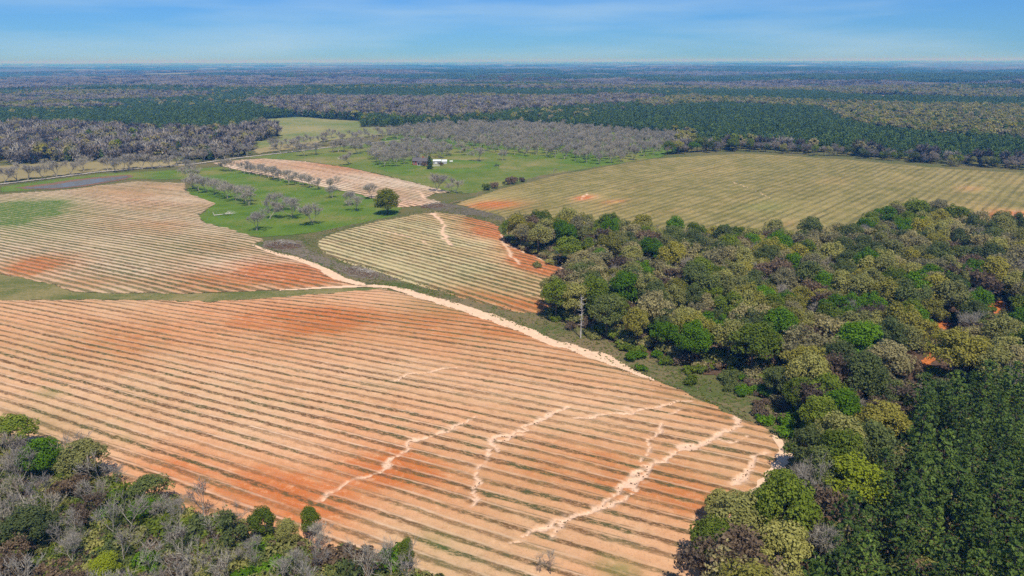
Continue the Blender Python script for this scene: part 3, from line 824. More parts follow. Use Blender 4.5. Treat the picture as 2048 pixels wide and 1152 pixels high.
_cache = {}
def variant(key, gen, leafmat, barkmat):
    """mesh pair for (shape key, materials), shared by all copies"""
    k = (key, leafmat.name, barkmat.name)
    if k not in _cache:
        if key not in _cache:
            _cache[key] = gen()
        tr, cr = _cache[key]
        _cache[k] = (tr.mesh('trunk', barkmat), cr.mesh('crown', leafmat))
    return _cache[k]

def plant(name, pair, x, y, s, label, cat, group=None, sz=None, lean=0.0, z=None):
    e = bpy.data.objects.new(name, None)
    e.empty_display_size = 0.5
    COL.objects.link(e)
    e.location = (x, y, float(terrain(x, y)) if z is None else z)
    e.rotation_euler = (random.gauss(0, 0.03) + lean, random.gauss(0, 0.03), random.uniform(0, 6.283))
    e.scale = (s, s, sz or s)
    tag(e, label, cat, group)
    for n, me in (('trunk', pair[0]), ('crown', pair[1])):
        o = bpy.data.objects.new(n, me); COL.objects.link(o); o.parent = e
    return e

# shape variants: near ones finer, middle-distance ones coarser
BV_N = [(('bn', i), (lambda i=i: gen_broadleaf(100 + i, 16, 6.0, 40 + 5 * i, 6200, 0.30, base=0.26 + 0.03 * (i % 3), flat=1.0))) for i in range(4)]
BV_M = [(('bm', i), (lambda i=i: gen_broadleaf(200 + i, 16, 6.0, 34 + 4 * i, 3600, 0.35, base=0.26 + 0.04 * (i % 3), limbs=5, n_side=5))) for i in range(5)]
BV_F = [(('bf', i), (lambda i=i: gen_broadleaf(300 + i, 15, 5.6, 16, 420, 1.15, base=0.2, limbs=0, n_side=4))) for i in range(4)]
PV_N = [(('pn', i), (lambda i=i: gen_pine(400 + i, 18, 3.0 + 0.25 * i, 0.22, 14, 7, 8, 0.38))) for i in range(4)]
PV_M = [(('pm', i), (lambda i=i: gen_pine(450 + i, 16, 3.2, 0.2, 9, 5, 4, 0.8))) for i in range(3)]
PV_F = [(('pf', i), (lambda i=i: gen_pine(480 + i, 15, 3.4, 0.15, 5, 4, 3, 1.5))) for i in range(3)]
NV_N = [(('nn', i), (lambda i=i: gen_bare(500 + i, 13, 0.5 + 0.08 * (i % 3), 4, 1500, 0.035, base=0.30 + 0.05 * (i % 2)))) for i in range(5)]
NV_B = [(('nb', i), (lambda i=i: gen_bare(540 + i, 14, 0.58, 4, 1000, 0.035, base=0.22, leaf=1900, ls=0.27, bole=0.7))) for i in range(4)]   # budding
NV_S = [(('ns', i), (lambda i=i: gen_bare(580 + i, 9, 0.40, 3, 260, 0.032, fork=3, base=0.30, upright=0.9, r0=0.13))) for i in range(4)]    # thin upright saplings
NV_P = [(('np', i), (lambda i=i: gen_bare(600 + i, 14, 0.58, 4, 1500, 0.036, base=0.2, upright=0.65, bole=0.42))) for i in range(5)]         # pecans
NV_F = [(('nf', i), (lambda i=i: gen_bare(640 + i, 14, 0.70, 2, 320, 0.19, base=0.22, r0=0.3, bole=0.5))) for i in range(4)]              # far bare trees
SV = [(('sh', i), (lambda i=i: gen_shrub(700 + i))) for i in range(4)]

def pick(vs, leaf, bark='bark'):
    k, g = random.choice(vs)
    return variant(k, g, LEAF[leaf], M[bark])

COLWORD = {'olive': 'olive', 'tan': 'tan-brown', 'green': 'vivid green', 'deep': 'mid green', 'yellow': 'yellowish', 'lime': 'lime green', 'dark': 'very dark green', 'brown': 'brown', 'lone': 'green'}

# -------- named trees, placed by the middle of their crowns (photo pixel, crown middle height, crown radius, total height)
taken = []
REFS = []
SHOW = []
def hero(px, py, zc, rc, h, leaf, label, name='broadleaf_tree', cat='tree', vs=None, bark='bark'):
    x, y = G(px, py, zc)
    vs = vs or (BV_N if y < 330 else BV_M)
    s = rc / 6.0
    plant(name, pick(vs, leaf, bark), x, y, s, label, cat, None, sz=h / 16.0)
    taken.append((x, y, rc * 0.85))
    if leaf in ('lime', 'green', 'yellow') or rc > 7.5: SHOW.append((x, y, P(x, y, zc), rc))
    REFS.append((x, y, label))

hero(775, 402, 9.2, 8.6, 17.0, 'lone', 'lone round dark-green tree standing between the striped fields', vs=[(('lone', 0), lambda: gen_broadleaf(79, 16, 6.0, 110, 8000, 0.30, base=0.08, flat=1.02))])
H_ = [
 (1708, 957, 9.5, 6.6, 15, 'lime', 'round lime-green tree among the dark pines near the field tip'),
 (1390, 682, 9, 6.0, 16, 'green', 'vivid green tree at the front edge of the wood above the shrubs'),
 (1508, 690, 10, 8.0, 18, 'deep', 'big olive-green tree with full crown right of the vivid green one'),
 (1556, 650, 12, 6.0, 18, 'green', 'vivid green crown rising behind the big front-edge tree'),
 (1687, 822, 9, 5.6, 15, 'green', 'vivid green tree right of the grey thicket'),
 (1722, 684, 11, 7.6, 18, 'green', 'broad green tree in the middle of the wood with olive neighbours'),
 (1915, 702, 11, 8.0, 18, 'yellow', 'large yellowish round crown just behind the pines'),
 (1270, 648, 9, 5.4, 15, 'yellow', 'yellowish oval tree on the wood edge above the grass margin'),
 (1250, 572, 11, 7.6, 17, 'green', 'wide vivid green crown behind the dark evergreens'),
 (1302, 494, 11, 6.5, 17, 'green', 'vivid green crown near the back of the wood'),
 (1112, 595, 9.5, 5.8, 17, 'deep', 'green tree on the wood corner touching the olive field'),
 (1152, 598, 9.5, 5.8, 16, 'olive', 'thin olive tree beside the wood corner tree'),
 (1215, 630, 9, 6.6, 17, 'dark', 'very dark evergreen on the wood edge right of the snag'),
 (1310, 590, 10, 6.0, 16, 'dark', 'dark evergreen crown in front of the vivid green one'),
 (1570, 1090, 9.5, 5.6, 14, 'olive', 'olive tree at the bottom beside the red clay hollow'),
 (1480, 1035, 8.5, 6.2, 14, 'olive', 'olive tree leaning over the lower right field edge'),
 (1560, 975, 8, 4.6, 12, 'deep', 'green tree at the lower right field edge below the sand wash'),
 (1430, 1075, 8, 5.0, 12, 'deep', 'small green tree at the bottom right field corner'),
 (1765, 850, 8, 6.0, 14, 'yellow', 'yellow-olive crown between the grey thicket and the pines'),
 (1620, 900, 8, 5.4, 14, 'dark', 'dark green tree at the tip of the near field'),
 (1830, 425, 9, 9.0, 17, 'deep', 'big green crown at the back corner of the wood by the olive field'),
 (1775, 432, 9, 7.0, 15, 'green', 'green crown at the left end of the back corner clump'),
 (1905, 432, 9, 8.6, 16, 'deep', 'broad dark-olive crown on the back edge of the wood'),
 (1080, 445, 9, 7.5, 16, 'deep', 'rounded green crown on the far left corner of the wood'),
 (1135, 470, 9, 6.5, 15, 'green', 'bright green crown behind the left wood corner'),
 (1650, 945, 8, 5.0, 14, 'dark', 'dark green tree just left of the lime-green crown'),
 (1440, 940 + 60, 7, 3.5, 9, 'olive', 'small olive tree on the sand wash edge'),
 (88, 912, 7, 4.8, 12, 'green', 'vivid green tree in the near thicket beside the field'),
 (165, 925, 6.5, 5.2, 12, 'olive', 'olive tree beside the vivid green one in the near thicket'),
 (22, 868, 6, 5.6, 11, 'deep', 'green tree at the left edge of the picture'),
 (303, 985, 5.2, 4.0, 9.5, 'dark', 'round dark evergreen at the thicket edge'),
 (525, 1050, 5.0, 2.7, 9, 'deep', 'yellow-green young tree at the thicket edge, left of three'),
 (575, 1062, 5.0, 2.3, 8, 'olive', 'olive young tree at the thicket edge, middle of three'),
 (620, 1044, 5.0, 2.2, 8.5, 'deep', 'yellow-green young tree at the thicket edge, right of three'),
 (812, 1105, 5.0, 1.8, 8, 'deep', 'slim yellow-green tree alone over the bottom field edge'),
 (212, 1135, 4.0, 3.0, 7, 'lime', 'lime-coloured bush crown low in the near thicket'),
 (290, 1022, 3.0, 3.4, 6, 'green', 'low vivid green thicket clump below the dark evergreen'),
 (60, 1060, 6.0, 4.6, 11, 'dark', 'dark green tree low at the left of the thicket'),
]
for h in H_: hero(*h)

# -------- random fill
def scatter(poly, dmin, n_try, rng, margin=120, hmax=20, dens=None, avoid=True):
    """dart-throwing inside a polygon, kept to what the frame (with a margin) can see"""
    x0, y0 = poly.min(0); x1, y1 = poly.max(0)
    cx, cy = rng.uniform(x0, x1, n_try), rng.uniform(y0, y1, n_try)
    ok = inside(cx, cy, poly)
    pts, grid = [], {}
    for x, y in zip(cx[ok], cy[ok]):
        if y < 40: continue
        u, v, f = P(x, y, 0); u2, v2, f2 = P(x, y, hmax)
        if f < 5 or u < -margin or u > 2048 + margin or v2 > 1152 + margin * 0.3: continue
        d = dmin if dens is None else dens(x, y)
        k = (int(x // dmin), int(y // dmin))
        bad = False
        for a in range(-2, 3):
            for b in range(-2, 3):
                for (qx, qy) in grid.get((k[0] + a, k[1] + b), ()):
                    if (qx - x) ** 2 + (qy - y) ** 2 < d * d: bad = True; break
                if bad: break
            if bad: break
        if bad: continue
        if avoid and any((qx - x) ** 2 + (qy - y) ** 2 < (r + 1.5) ** 2 for qx, qy, r in taken): continue
        grid.setdefault(k, []).append((x, y)); pts.append((x, y))
    return pts

rng = np.random.default_rng(5)
pines_poly = GP(PINES_NEAR)
wood_poly = GP(WOOD_RIGHT)
SCARS = [G(1885, 655), G(1990, 615), G(1852, 722)]

SCAR_PX = [P(a, b, 0) for a, b in SCARS]
def hides_scar(x, y):
    ub, vb, f = P(x, y, 0); ut, vt, f = P(x, y, 15)
    return any(abs(ub - su) < 4.0 / f * FPX + 12 and vt - 3 < sv < vb + 8 for su, sv, _ in SCAR_PX)
def hides_hero(x, y, h=14, r=5.0):
    ub, vb, f = P(x, y, 0); ut, vt, f2 = P(x, y, h)
    return any(y < hy and abs(ub - hp[0]) < (r + hr * 0.5) / f * FPX and vt < hp[1] + 0.25 * hr / hp[2] * FPX and vb > hp[1] for hx, hy, hp, hr in SHOW)
# near pine stand
for (x, y) in scatter(pines_poly, 5.7, 9000, rng, margin=60, hmax=18):
    if hides_scar(x, y) or hides_hero(x, y, 17, 2.5): continue
    s = random.uniform(0.66, 1.18)
    u, v, f = P(x, y, 14)
    where = ('at the top of' if v < 830 else 'high in' if v < 930 else 'halfway down' if v < 1040 else 'low in' if v < 1120 else 'at the bottom of') + (' the left flank of' if u < 1760 else ' the right border of' if u > 1940 else '')
    size = 'tall' if s > 1.02 else 'shorter' if s < 0.92 else 'middle-sized'
    plant('pine_tree', pick(PV_N, 'pine'), x, y, s * 1.02, f'{size} dark green pine {where} the near pine stand', 'tree', 'pines of the near stand', sz=s)

# the right-hand wood
SHORT = [('lime-green tree', 0), ('vivid green front-edge tree', 1), ('big full front-edge tree', 2), ('vivid crown behind the front edge', 3), ('vivid green tree by the grey thicket', 4), ('broad green mid-wood tree', 5), ('large yellowish crown', 6),
         ('yellowish oval edge tree', 7), ('wide vivid green crown', 8), ('vivid crown at the back', 9), ('green corner tree', 10), ('dark evergreen by the snag', 12), ('olive bottom tree', 14), ('leaning olive tree', 15), ('yellow-olive crown', 18), ('dark tree at the field tip', 19),
         ('big back-corner crown', 20), ('green back-clump crown', 21), ('broad back-edge crown', 22), ('far left corner crown', 23), ('bright crown behind the corner', 24)]
HREF = [(P(REFS[1 + k][0], REFS[1 + k][1], 9), w) for w, k in SHORT]
def near_ref(u, v):
    """'behind the lime-green tree', in picture terms, from the nearest named tree"""
    b = min(HREF, key=lambda h: (h[0][0] - u) ** 2 + (1.6 * (h[0][1] - v)) ** 2)
    du, dv = u - b[0][0], v - b[0][1]
    d = math.hypot(du, 1.6 * dv)
    rel = ('left of' if du < 0 else 'right of') if abs(du) > 1.6 * abs(dv) else ('behind' if dv < 0 else 'in front of')
    far_ = 'just ' if d < 75 else '' if d < 150 else 'well '
    return far_ + rel + ' the ' + b[1]
nb = 0
for (x, y) in scatter(wood_poly, 6.3, 22000, rng, margin=70, hmax=17):
    if inside(np.array([x]), np.array([y]), pines_poly)[0]: continue
    if hides_scar(x, y) or hides_hero(x, y): continue
    u, v, f = P(x, y, 10)
    k = float(fbm(x / 32, y / 32, 81, 2)); k2 = random.random()
    near_pines = u > 1560 and v > 760
    size = random.uniform(0.66, 1.06)
    szw = 'large' if size > 0.96 else 'small' if size < 0.77 else 'medium'
    vs = BV_N if y < 215 else BV_M
    ref = near_ref(u, v)
    if k2 < 0.20 + (0.10 if v > 700 else 0):
        if k2 < 0.10:
            plant('bare_tree', pick(NV_N, 'twig', 'palebark'), x, y, size * 1.05, f'{szw} bare grey tree {ref}', 'tree', 'bare trees in the wood')
        else:
            plant('budding_tree', pick(NV_B, random.choice(['brown', 'tan']), 'palebark'), x, y, size * 1.1, f'{szw} thinly budding brown tree {ref}', 'tree', 'budding trees in the wood')
    else:
        r = k * 1.5 - 0.25 + random.gauss(0, 0.30)
        leaf = 'dark' if r < 0.08 else 'tan' if r < 0.36 else 'olive' if r < 0.62 else 'yellow' if r < 0.78 else 'deep' if r < 0.96 else 'green'
        if near_pines and random.random() < 0.45: leaf = random.choice(['dark', 'olive', 'deep', 'dark'])
        nm = 'evergreen_tree' if leaf == 'dark' else 'budding_tree' if leaf == 'tan' else 'broadleaf_tree'
        if leaf == 'tan' and random.random() < 0.6: vs = NV_B
        plant(nm, pick(vs, leaf, 'palebark' if vs is NV_B else 'bark'), x, y, size * (1.18 if vs is NV_B else 1.06), f'{szw} {COLWORD[leaf]} tree {ref}', 'tree', 'leafy trees in the wood', sz=size * random.uniform(0.95, 1.2))

# the near thicket at the bottom left
for (x, y) in scatter(GP(WOOD_LEFT), 3.6, 12000, rng, margin=60, hmax=10):
    u, v, f = P(x, y, 5)
    zone = 'along the field edge' if v < 930 + 0.22 * u else 'in the bottom corner' if u < 300 else 'by the lower frame edge'
    k2 = random.random()
    if k2 < 0.33:
        s = random.uniform(0.9, 1.4)
        plant('bare_sapling', pick(NV_S, random.choice(['twig', 'twigbrown']), 'palebark'), x, y, s, f'{"taller" if s > 1.15 else "shorter"} bare grey sapling in the near thicket {zone}', 'tree', 'bare saplings of the thicket')
    elif k2 < 0.42:
        s = random.uniform(0.5, 0.72)
        plant('bare_tree', pick(NV_N, 'twig', 'palebark'), x, y, s, f'{"larger" if s > .62 else "smaller"} pale spreading bare tree in the near thicket {zone}', 'tree', 'bare trees of the thicket')
    elif k2 < 0.54:
        s = random.uniform(0.5, 0.66)
        plant('budding_tree', pick(NV_B, random.choice(['brown', 'olive', 'dark']), 'bark'), x, y, s, f'{"larger" if s > .58 else "smaller"} thinly leafed tree in the near thicket {zone}', 'tree', 'budding trees of the thicket')
    else:
        leaf = random.choice(['dark', 'deep', 'deep', 'dark', 'olive', 'olive', 'brown', 'green'])
        s = random.uniform(0.9, 1.7)
        plant('shrub', pick(SV, leaf), x, y, s, f'{"big" if s > 1.3 else "small"} {COLWORD[leaf]} shrub in the near thicket {zone}', 'shrub', 'shrubs of the thicket', sz=s * random.uniform(0.9, 1.4))

# shrubs along the wood's edge
SPOTS = ['left of the vivid front-edge tree', 'below the big front-edge tree', 'between the front-edge trees', 'right of the front-edge trees', 'above the field tip', 'below the yellowish oval tree', 'before the grey thicket', 'beside the snag', 'below the green corner tree', 'right of the snag', 'at the field tip', 'beside the orange field flank', 'in the grassy nook of the wood']
for ci_, (px, py, r, n, leaf) in enumerate([(1310, 722, 7, 7, 'green'), (1500, 785, 7, 8, 'green'), (1390, 750, 9, 8, 'deep'), (1450, 770, 9, 6, 'dark'), (1560, 850, 6, 7, 'green'), (1260, 700, 6, 5, 'deep'), (1560, 820, 8, 8, 'brown'),
                             (1160, 650, 6, 5, 'brown'), (1110, 640, 5, 4, 'deep'), (1200, 672, 5, 4, 'olive'), (1610, 930, 5, 4, 'green'), (1090, 530, 6, 5, 'olive'), (1180, 552, 5, 4, 'deep')]):
    gx, gy = G(px, py)
    for _ in range(n):
        x, y = gx + random.gauss(0, r * 0.6), gy + random.gauss(0, r * 0.5)
        s = random.uniform(0.6, 1.25)
        plant('shrub', pick(SV, leaf), x, y, s, f'{"larger" if s > .95 else "smaller"} {COLWORD[leaf]} shrub {SPOTS[ci_]}', 'shrub', 'shrubs along the wood edge')

# -------- pecans: single trees in the pastures
ORD = ['first', 'second', 'third', 'fourth', 'fifth', 'sixth', 'seventh', 'eighth', 'ninth', 'tenth', 'eleventh', 'twelfth', 'thirteenth', 'fourteenth', 'fifteenth', 'sixteenth', 'seventeenth', 'eighteenth', 'nineteenth', 'twentieth']
def pecan(px, py, s, label, group=None, vs=None, leaf='pecan', name='pecan_tree'):
    x, y = G(px, py)
    plant(name, pick(vs or NV_P, leaf, 'palebark'), x, y, s * 1.2, label, 'tree', group, sz=s)
for i, (px, py) in enumerate([(386, 377), (399, 382), (413, 385), (428, 389), (456, 397), (472, 401), (488, 405), (499, 411), (513, 461), (539, 438), (555, 424), (586, 436), (624, 449), (699, 412), (714, 421), (742, 397)]):
    names = {8: 'nearest the tip of the left field', 9: 'left of the front pair in the pasture', 10: 'behind the front pair in the pasture', 11: 'second from the front in the pasture', 12: 'standing alone at the pasture front',
             13: 'left of the lone round tree', 14: 'next to the lone round tree', 15: 'behind the lone round tree'}
    pecan(px, py, random.uniform(0.92, 1.15) * (0.8 if i > 12 else 1), f'bare grey pecan {names.get(i, "in the slanting line across the bright pasture")}', 'pecans in the bright pasture')
for n_, (px, py) in enumerate([(450, 341), (461, 343), (488, 347), (499, 349), (513, 350), (521, 353), (538, 356), (549, 360), (561, 362), (578, 366), (592, 369), (606, 370), (622, 375), (638, 378), (660, 383), (666, 396)]):
    pecan(px, py, random.uniform(0.7, 1.0), f'{ORD[n_]} bare tree from the left in the row along the narrow striped field', 'row of bare trees by the narrow field', leaf='twig')
for n_, (px, py) in enumerate([(8, 366), (36, 362), (56, 359), (85, 358), (115, 354), (139, 350), (168, 343), (217, 341), (230, 345), (246, 341), (260, 339), (285, 338), (305, 337), (320, 335), (340, 334), (353, 331), (372, 346), (378, 362)]):
    pecan(px, py, random.uniform(0.95, 1.25), f'{ORD[n_]} bare tree from the left in the row behind the pond', 'bare trees behind the pond', leaf='twig')
for (px, py) in [(477, 314), (494, 312), (430, 322), (410, 322), (450, 318), (388, 326), (563, 307), (587, 304), (608, 312), (634, 309), (664, 304), (678, 304), (688, 304), (713, 308), (735, 304), (650, 284), (664, 276), (680, 285), (700, 279), (712, 282), (725, 276), (740, 285), (755, 272), (770, 280), (790, 276), (620, 290), (640, 292), (600, 292), (545, 300), (575, 298), (808, 272), (700, 297), (725, 297)]:
    pecan(px, py, random.uniform(0.9, 1.2), f'bare tree {"before" if py > 300 else "behind"} the gravel lane, {"left" if px < 560 else "middle" if px < 690 else "right"} stretch', 'bare trees along the lane', leaf='twig')
pecan(699, 329, 1.0, 'bare pecan alone in the meadow above the narrow striped field')
pecan(873, 384, 1.15, 'bare spreading tree at the corner of the narrow striped field, left of two')
pecan(914, 386, 0.95, 'bare spreading tree at the corner of the narrow striped field, right of two')
pecan(959, 322, 1.1, 'bare pecan standing forward of the orchard')
pecan(921, 306, 1.0, 'bare pecan at the front left of the orchard')
pecan(936, 311, 0.8, 'small bare pecan just left of the forward one')
pecan(1006, 321, 0.85, 'small bare pecan in front of the orchard, right of the forward one')
# cluster around the farmhouse
for (x, y) in scatter(GP([(742, 312), (770, 300), (830, 297), (895, 303), (900, 316), (850, 318), (822, 328), (800, 334), (765, 336), (750, 325)]), 11.5, 4000, rng, avoid=False):
    u, v, f = P(x, y, 0); s = random.uniform(0.8, 1.05)
    spot = ('far left of' if u < 790 else 'left of' if u < 826 else 'behind' if u < 860 else 'behind the white buildings right of') + ' the farmhouse'
    spot += ', front of the clump' if v > 322 else ', middle of the clump' if v > 309 else ', back of the clump'
    plant('pecan_tree', pick(NV_P, 'pecan', 'palebark'), x, y, s * 1.1, f'{"larger" if s > .93 else "smaller"} bare grey pecan {spot}', 'tree', 'pecans around the farmhouse')
# the orchard, in rows
orch = GP([(800, 284), (870, 291), (960, 303), (1050, 313), (1150, 326), (1190, 332), (1250, 325), (1300, 315), (1345, 300), (1372, 284), (1250, 270), (1100, 259), (950, 255), (850, 259), (770, 272)])
oa = R(38); ou, ov = np.array([math.cos(oa), math.sin(oa)]), np.array([-math.sin(oa), math.cos(oa)])
oc = orch.mean(0)
rows = {}
for i in range(-40, 41):
    for j in range(-40, 41):
        p = oc + ou * i * 16.5 + ov * j * 16.5 + rng.normal(0, 0.8, 2)
        if not inside(p[:1], p[1:], orch)[0] or rng.random() < 0.03: continue
        rows.setdefault(j, []).append((float(p[0]), float(p[1])))
flat = sorted(((math.hypot(*q), j, q) for j, r_ in rows.items() for q in r_), key=lambda t: t[0])
keepers = set(q for _d, _j, q in flat[:215])
BACK_ORCHARD = [q for _d, _j, q in flat[215:]]
jmin = min(rows)
for j in sorted(rows):
    for n, q in enumerate([q for q in sorted(rows[j]) if q in keepers]):
        rw = ORD[j - jmin] if j - jmin < 20 else 'last'
        nn = ORD[n] if n < 20 else 'farther'
        plant('pecan_tree', pick(NV_P, 'twig', 'palebark'), q[0], q[1], random.uniform(0.95, 1.2), f'bare grey pecan in the {rw} slanting orchard row, {nn} from the left', 'tree', 'orchard pecans')

# bushes on the brushy margin
for (px, py, s, leaf, nm) in [(975, 381, 2.2, 'deep', 'round green bush at the start of the brushy margin'), (991, 377, 2.2, 'brown', 'brown bush beside the green one on the brushy margin'), (1008, 369, 1.1, 'dark', 'tiny dark bush between the bushes of the margin'),
                              (1020, 369, 2.6, 'brown', 'taller brown bush on the margin'), (1028, 367, 2.4, 'brown', 'brown bush touching the taller one'), (1043, 364, 1.8, 'brown', 'last small brown bush on the margin')]:
    x, y = G(px, py)
    plant('shrub', pick(SV, leaf), x, y, s * 0.72, nm, 'shrub', None, sz=s)
x, y = G(1108, 353)
plant('bare_sapling', pick(NV_S, 'twigbrown', 'bark'), x, y, 0.9, 'thin bare sapling alone on the brushy margin', 'tree')
for (px, py, s) in [(1078, 1150, 0.95), (1103, 1150, 1.1)]:
    x, y = G(px, py)
    plant('bare_sapling', pick([NV_S[0]], 'twigbrown', 'bark'), x, y, s * 0.6, ('shorter' if px < 1090 else 'taller') + ' dark bare sapling at the bottom edge of the near field', 'tree')

# -------- tree line behind the olive field, left end green
line = [(1335, 311), (1400, 306), (1500, 303), (1600, 309), (1700, 315), (1800, 323), (1900, 332), (2048, 341), (2120, 347)]
lg = GP(line)
dl = np.r_[0, np.cumsum(np.hypot(*np.diff(lg, axis=0).T))]
for s0 in np.arange(0, dl[-1], 5.2):
    x = float(np.interp(s0, dl, lg[:, 0]) + rng.normal(0, 2)); y = float(np.interp(s0, dl, lg[:, 1]) + rng.uniform(0, 16))
    u, v, f = P(x, y, 0)
    part_ = 'left end' if u < 1500 else 'middle' if u < 1750 else 'right part' if u < 1950 else 'far right end'
    r = rng.random()
    if u < 1500 and r < 0.55:
        leaf = random.choice(['deep', 'olive', 'deep', 'green', 'dark'])
        plant('broadleaf_tree', pick(BV_M, leaf), x, y, random.uniform(0.75, 1.05), f'{COLWORD[leaf]} tree at the left end of the tree line behind the olive field', 'tree', 'tree line behind the olive field')
    elif r < 0.42:
        leaf = random.choice(['dark', 'dark', 'olive', 'deep'])
        plant('broadleaf_tree', pick(BV_M, leaf), x, y - 3, random.uniform(0.5, 0.75), f'low {COLWORD[leaf]} tree, {part_} of the tree line behind the olive field', 'tree', 'tree line behind the olive field')
    else:
        plant('bare_tree', pick(NV_P, 'twigbrown', 'bark'), x, y, random.uniform(0.7, 1.0), f'bare brown-grey tree in the {part_} of the tree line behind the olive field', 'tree', 'tree line behind the olive field')
print('objects', len(bpy.data.objects))

# ---------------------------------------------------------------- far woods: masses nobody could count, instanced
def far_wood(name, pts, protos, label, smin, smax):
    """pts: n x 2; protos: list of (trunk+crown mesh objects joined)"""
    n = len(pts)
    rg = np.random.default_rng(len(name) + n)
    V = np.c_[pts[:, 0], pts[:, 1], terrain(pts[:, 0], pts[:, 1])]
    me = bpy.data.meshes.new(name)
    me.vertices.add(n); me.vertices.foreach_set('co', V.astype(np.float32).ravel())
    a = me.attributes.new('scl', 'FLOAT', 'POINT'); a.data.foreach_set('value', rg.uniform(smin, smax, n).astype(np.float32))
    a = me.attributes.new('rz', 'FLOAT', 'POINT'); a.data.foreach_set('value', rg.uniform(0, 6.28, n).astype(np.float32))
    a = me.attributes.new('pick', 'INT', 'POINT'); a.data.foreach_set('value', rg.integers(0, len(protos), n).astype(np.int32))
    o = link(name, me)
    tag(o, label, kind='stuff')
    col = bpy.data.collections.new(name + '_kinds')
    for p in protos: col.objects.link(p)
    ng = bpy.data.node_groups.new(name + '_nodes', 'GeometryNodeTree')
    ng.interface.new_socket('Geometry', in_out='INPUT', socket_type='NodeSocketGeometry')
    ng.interface.new_socket('Geometry', in_out='OUTPUT', socket_type='NodeSocketGeometry')
    N = ng.nodes.new
    gi, go = N('NodeGroupInput'), N('NodeGroupOutput')
    ci = N('GeometryNodeCollectionInfo'); ci.inputs['Collection'].default_value = col
    ci.inputs['Separate Children'].default_value = True; ci.inputs['Reset Children'].default_value = True
    ip = N('GeometryNodeInstanceOnPoints'); ip.inputs['Pick Instance'].default_value = True
    def named(nm, ty):
        q = N('GeometryNodeInputNamedAttribute'); q.data_type = ty; q.inputs[0].default_value = nm; return q.outputs[0]
    cx = N('ShaderNodeCombineXYZ')
    ng.links.new(named('rz', 'FLOAT'), cx.inputs[2])
    sc = N('ShaderNodeCombineXYZ')
    s_ = named('scl', 'FLOAT')
    for k in range(3): ng.links.new(s_, sc.inputs[k])
    ng.links.new(gi.outputs[0], ip.inputs['Points']); ng.links.new(ci.outputs[0], ip.inputs['Instance'])
    ng.links.new(named('pick', 'INT'), ip.inputs['Instance Index'])
    ng.links.new(cx.outputs[0], ip.inputs['Rotation']); ng.links.new(sc.outputs[0], ip.inputs['Scale'])
    ng.links.new(ip.outputs[0], go.inputs[0])
    md = o.modifiers.new('scatter', 'NODES'); md.node_group = ng
    return o

def proto(pair_list, jit=0.0, nm='tree_kind'):
    """one mesh object holding trunk and crown (or a clump of trees) for far instancing; not linked to the scene"""
    out = []
    for (k, g, leaf, bark, offs) in pair_list:
        tr, cr = g() if k not in _cache else _cache[k]
        _cache.setdefault(k, (tr, cr))
        A = Acc(); mi = []
        for (ox, oy, sc) in offs:
            for acc, m in ((tr, 0), (cr, 1)):
                V = np.vstack(acc.V) * sc + np.array([ox, oy, 0.0]); F_ = np.vstack(acc.F)
                A.add(V, F_, np.concatenate(acc.T)); mi.append(np.full(len(F_), m, np.int32))
        me = mesh_np(nm, np.vstack(A.V), np.vstack(A.F), [M[bark], LEAF[leaf]], {'tint': np.concatenate(A.T)}, smooth=False)
        me.polygons.foreach_set('material_index', np.concatenate(mi))
        out.append(bpy.data.objects.new(nm, me))
    return out

ONE = [(0, 0, 1)]
def clump(seed, n=9, w=22):
    r_ = np.random.default_rng(seed)
    return [(float(r_.uniform(-w, w)), float(r_.uniform(-w, w)), float(r_.uniform(0.8, 1.15))) for _ in range(n)]

# undergrowth under the two woods
for (nm, poly_, n_, lvs, lab, a_, b_) in (('undergrowth', wood_poly, 5200, ['dark', 'olive', 'brown', 'deep', 'tan'], 'low mixed undergrowth below the trees of the wood', 0.6, 1.5),
                                   ('undergrowth', GP(WOOD_LEFT), 4600, ['dark', 'deep', 'olive', 'brown', 'dark'], 'low green undergrowth filling the near thicket', 0.5, 1.2)):
    g_ = np.random.default_rng(n_)
    x0, y0 = poly_.min(0); x1, y1 = poly_.max(0)
    x, y = g_.uniform(x0, x1, n_ * 3), g_.uniform(y0, y1, n_ * 3)
    m = inside(x, y, poly_) & (np.abs(x) < 0.85 * y + 25) & (y > 75)
    for sx, sy in SCARS: m &= (x - sx) ** 2 + (y - sy) ** 2 > 90
    x, y = x[m][:n_], y[m][:n_]
    far_wood(nm, np.c_[x, y], proto([(SV[i % 4][0], SV[i % 4][1], lf, 'bark', ONE) for i, lf in enumerate(lvs)]), lab, a_, b_)

# candidate points, 560 m .. 2600 m, inside the view wedge, outside all the open land
OPEN = [GP(p) for p in (
    [(-400, 420), (-400, 334), (0, 331), (120, 324), (260, 322), (380, 322), (430, 320), (500, 309), (508, 284), (556, 278), (552, 264), (495, 245), (540, 237), (600, 233), (722, 242), (724, 254), (860, 255), (950, 250), (1100, 253), (1260, 266), (1372, 281), (1335, 308), (1400, 303), (1500, 299), (1700, 312), (1900, 329), (2048, 338), (2400, 370), (2600, 600), (-600, 600)],)]
CLEAR = [GP([(1690, 194), (1760, 190), (1900, 200), (1760, 201)]), GP([(440, 218), (480, 215), (495, 218), (450, 221)]), GP([(1260, 243), (1345, 238), (1350, 240), (1265, 246)]), GP([(955, 236), (1010, 234), (1012, 237), (960, 239)])]
def wedge(r0, r1, n, rg):
    r_ = np.sqrt(rg.uniform(r0 * r0, r1 * r1, n)); t_ = rg.uniform(-43, 43, n) * math.pi / 180
    return r_ * np.sin(t_), r_ * np.cos(t_)
def px_of(x, y, z):
    f = y * math.cos(PITCH) - (z - CAM_H) * math.sin(PITCH); up = y * math.sin(PITCH) + (z - CAM_H) * math.cos(PITCH)
    return 1024 + x / f * FPX, 576 - up / f * FPX
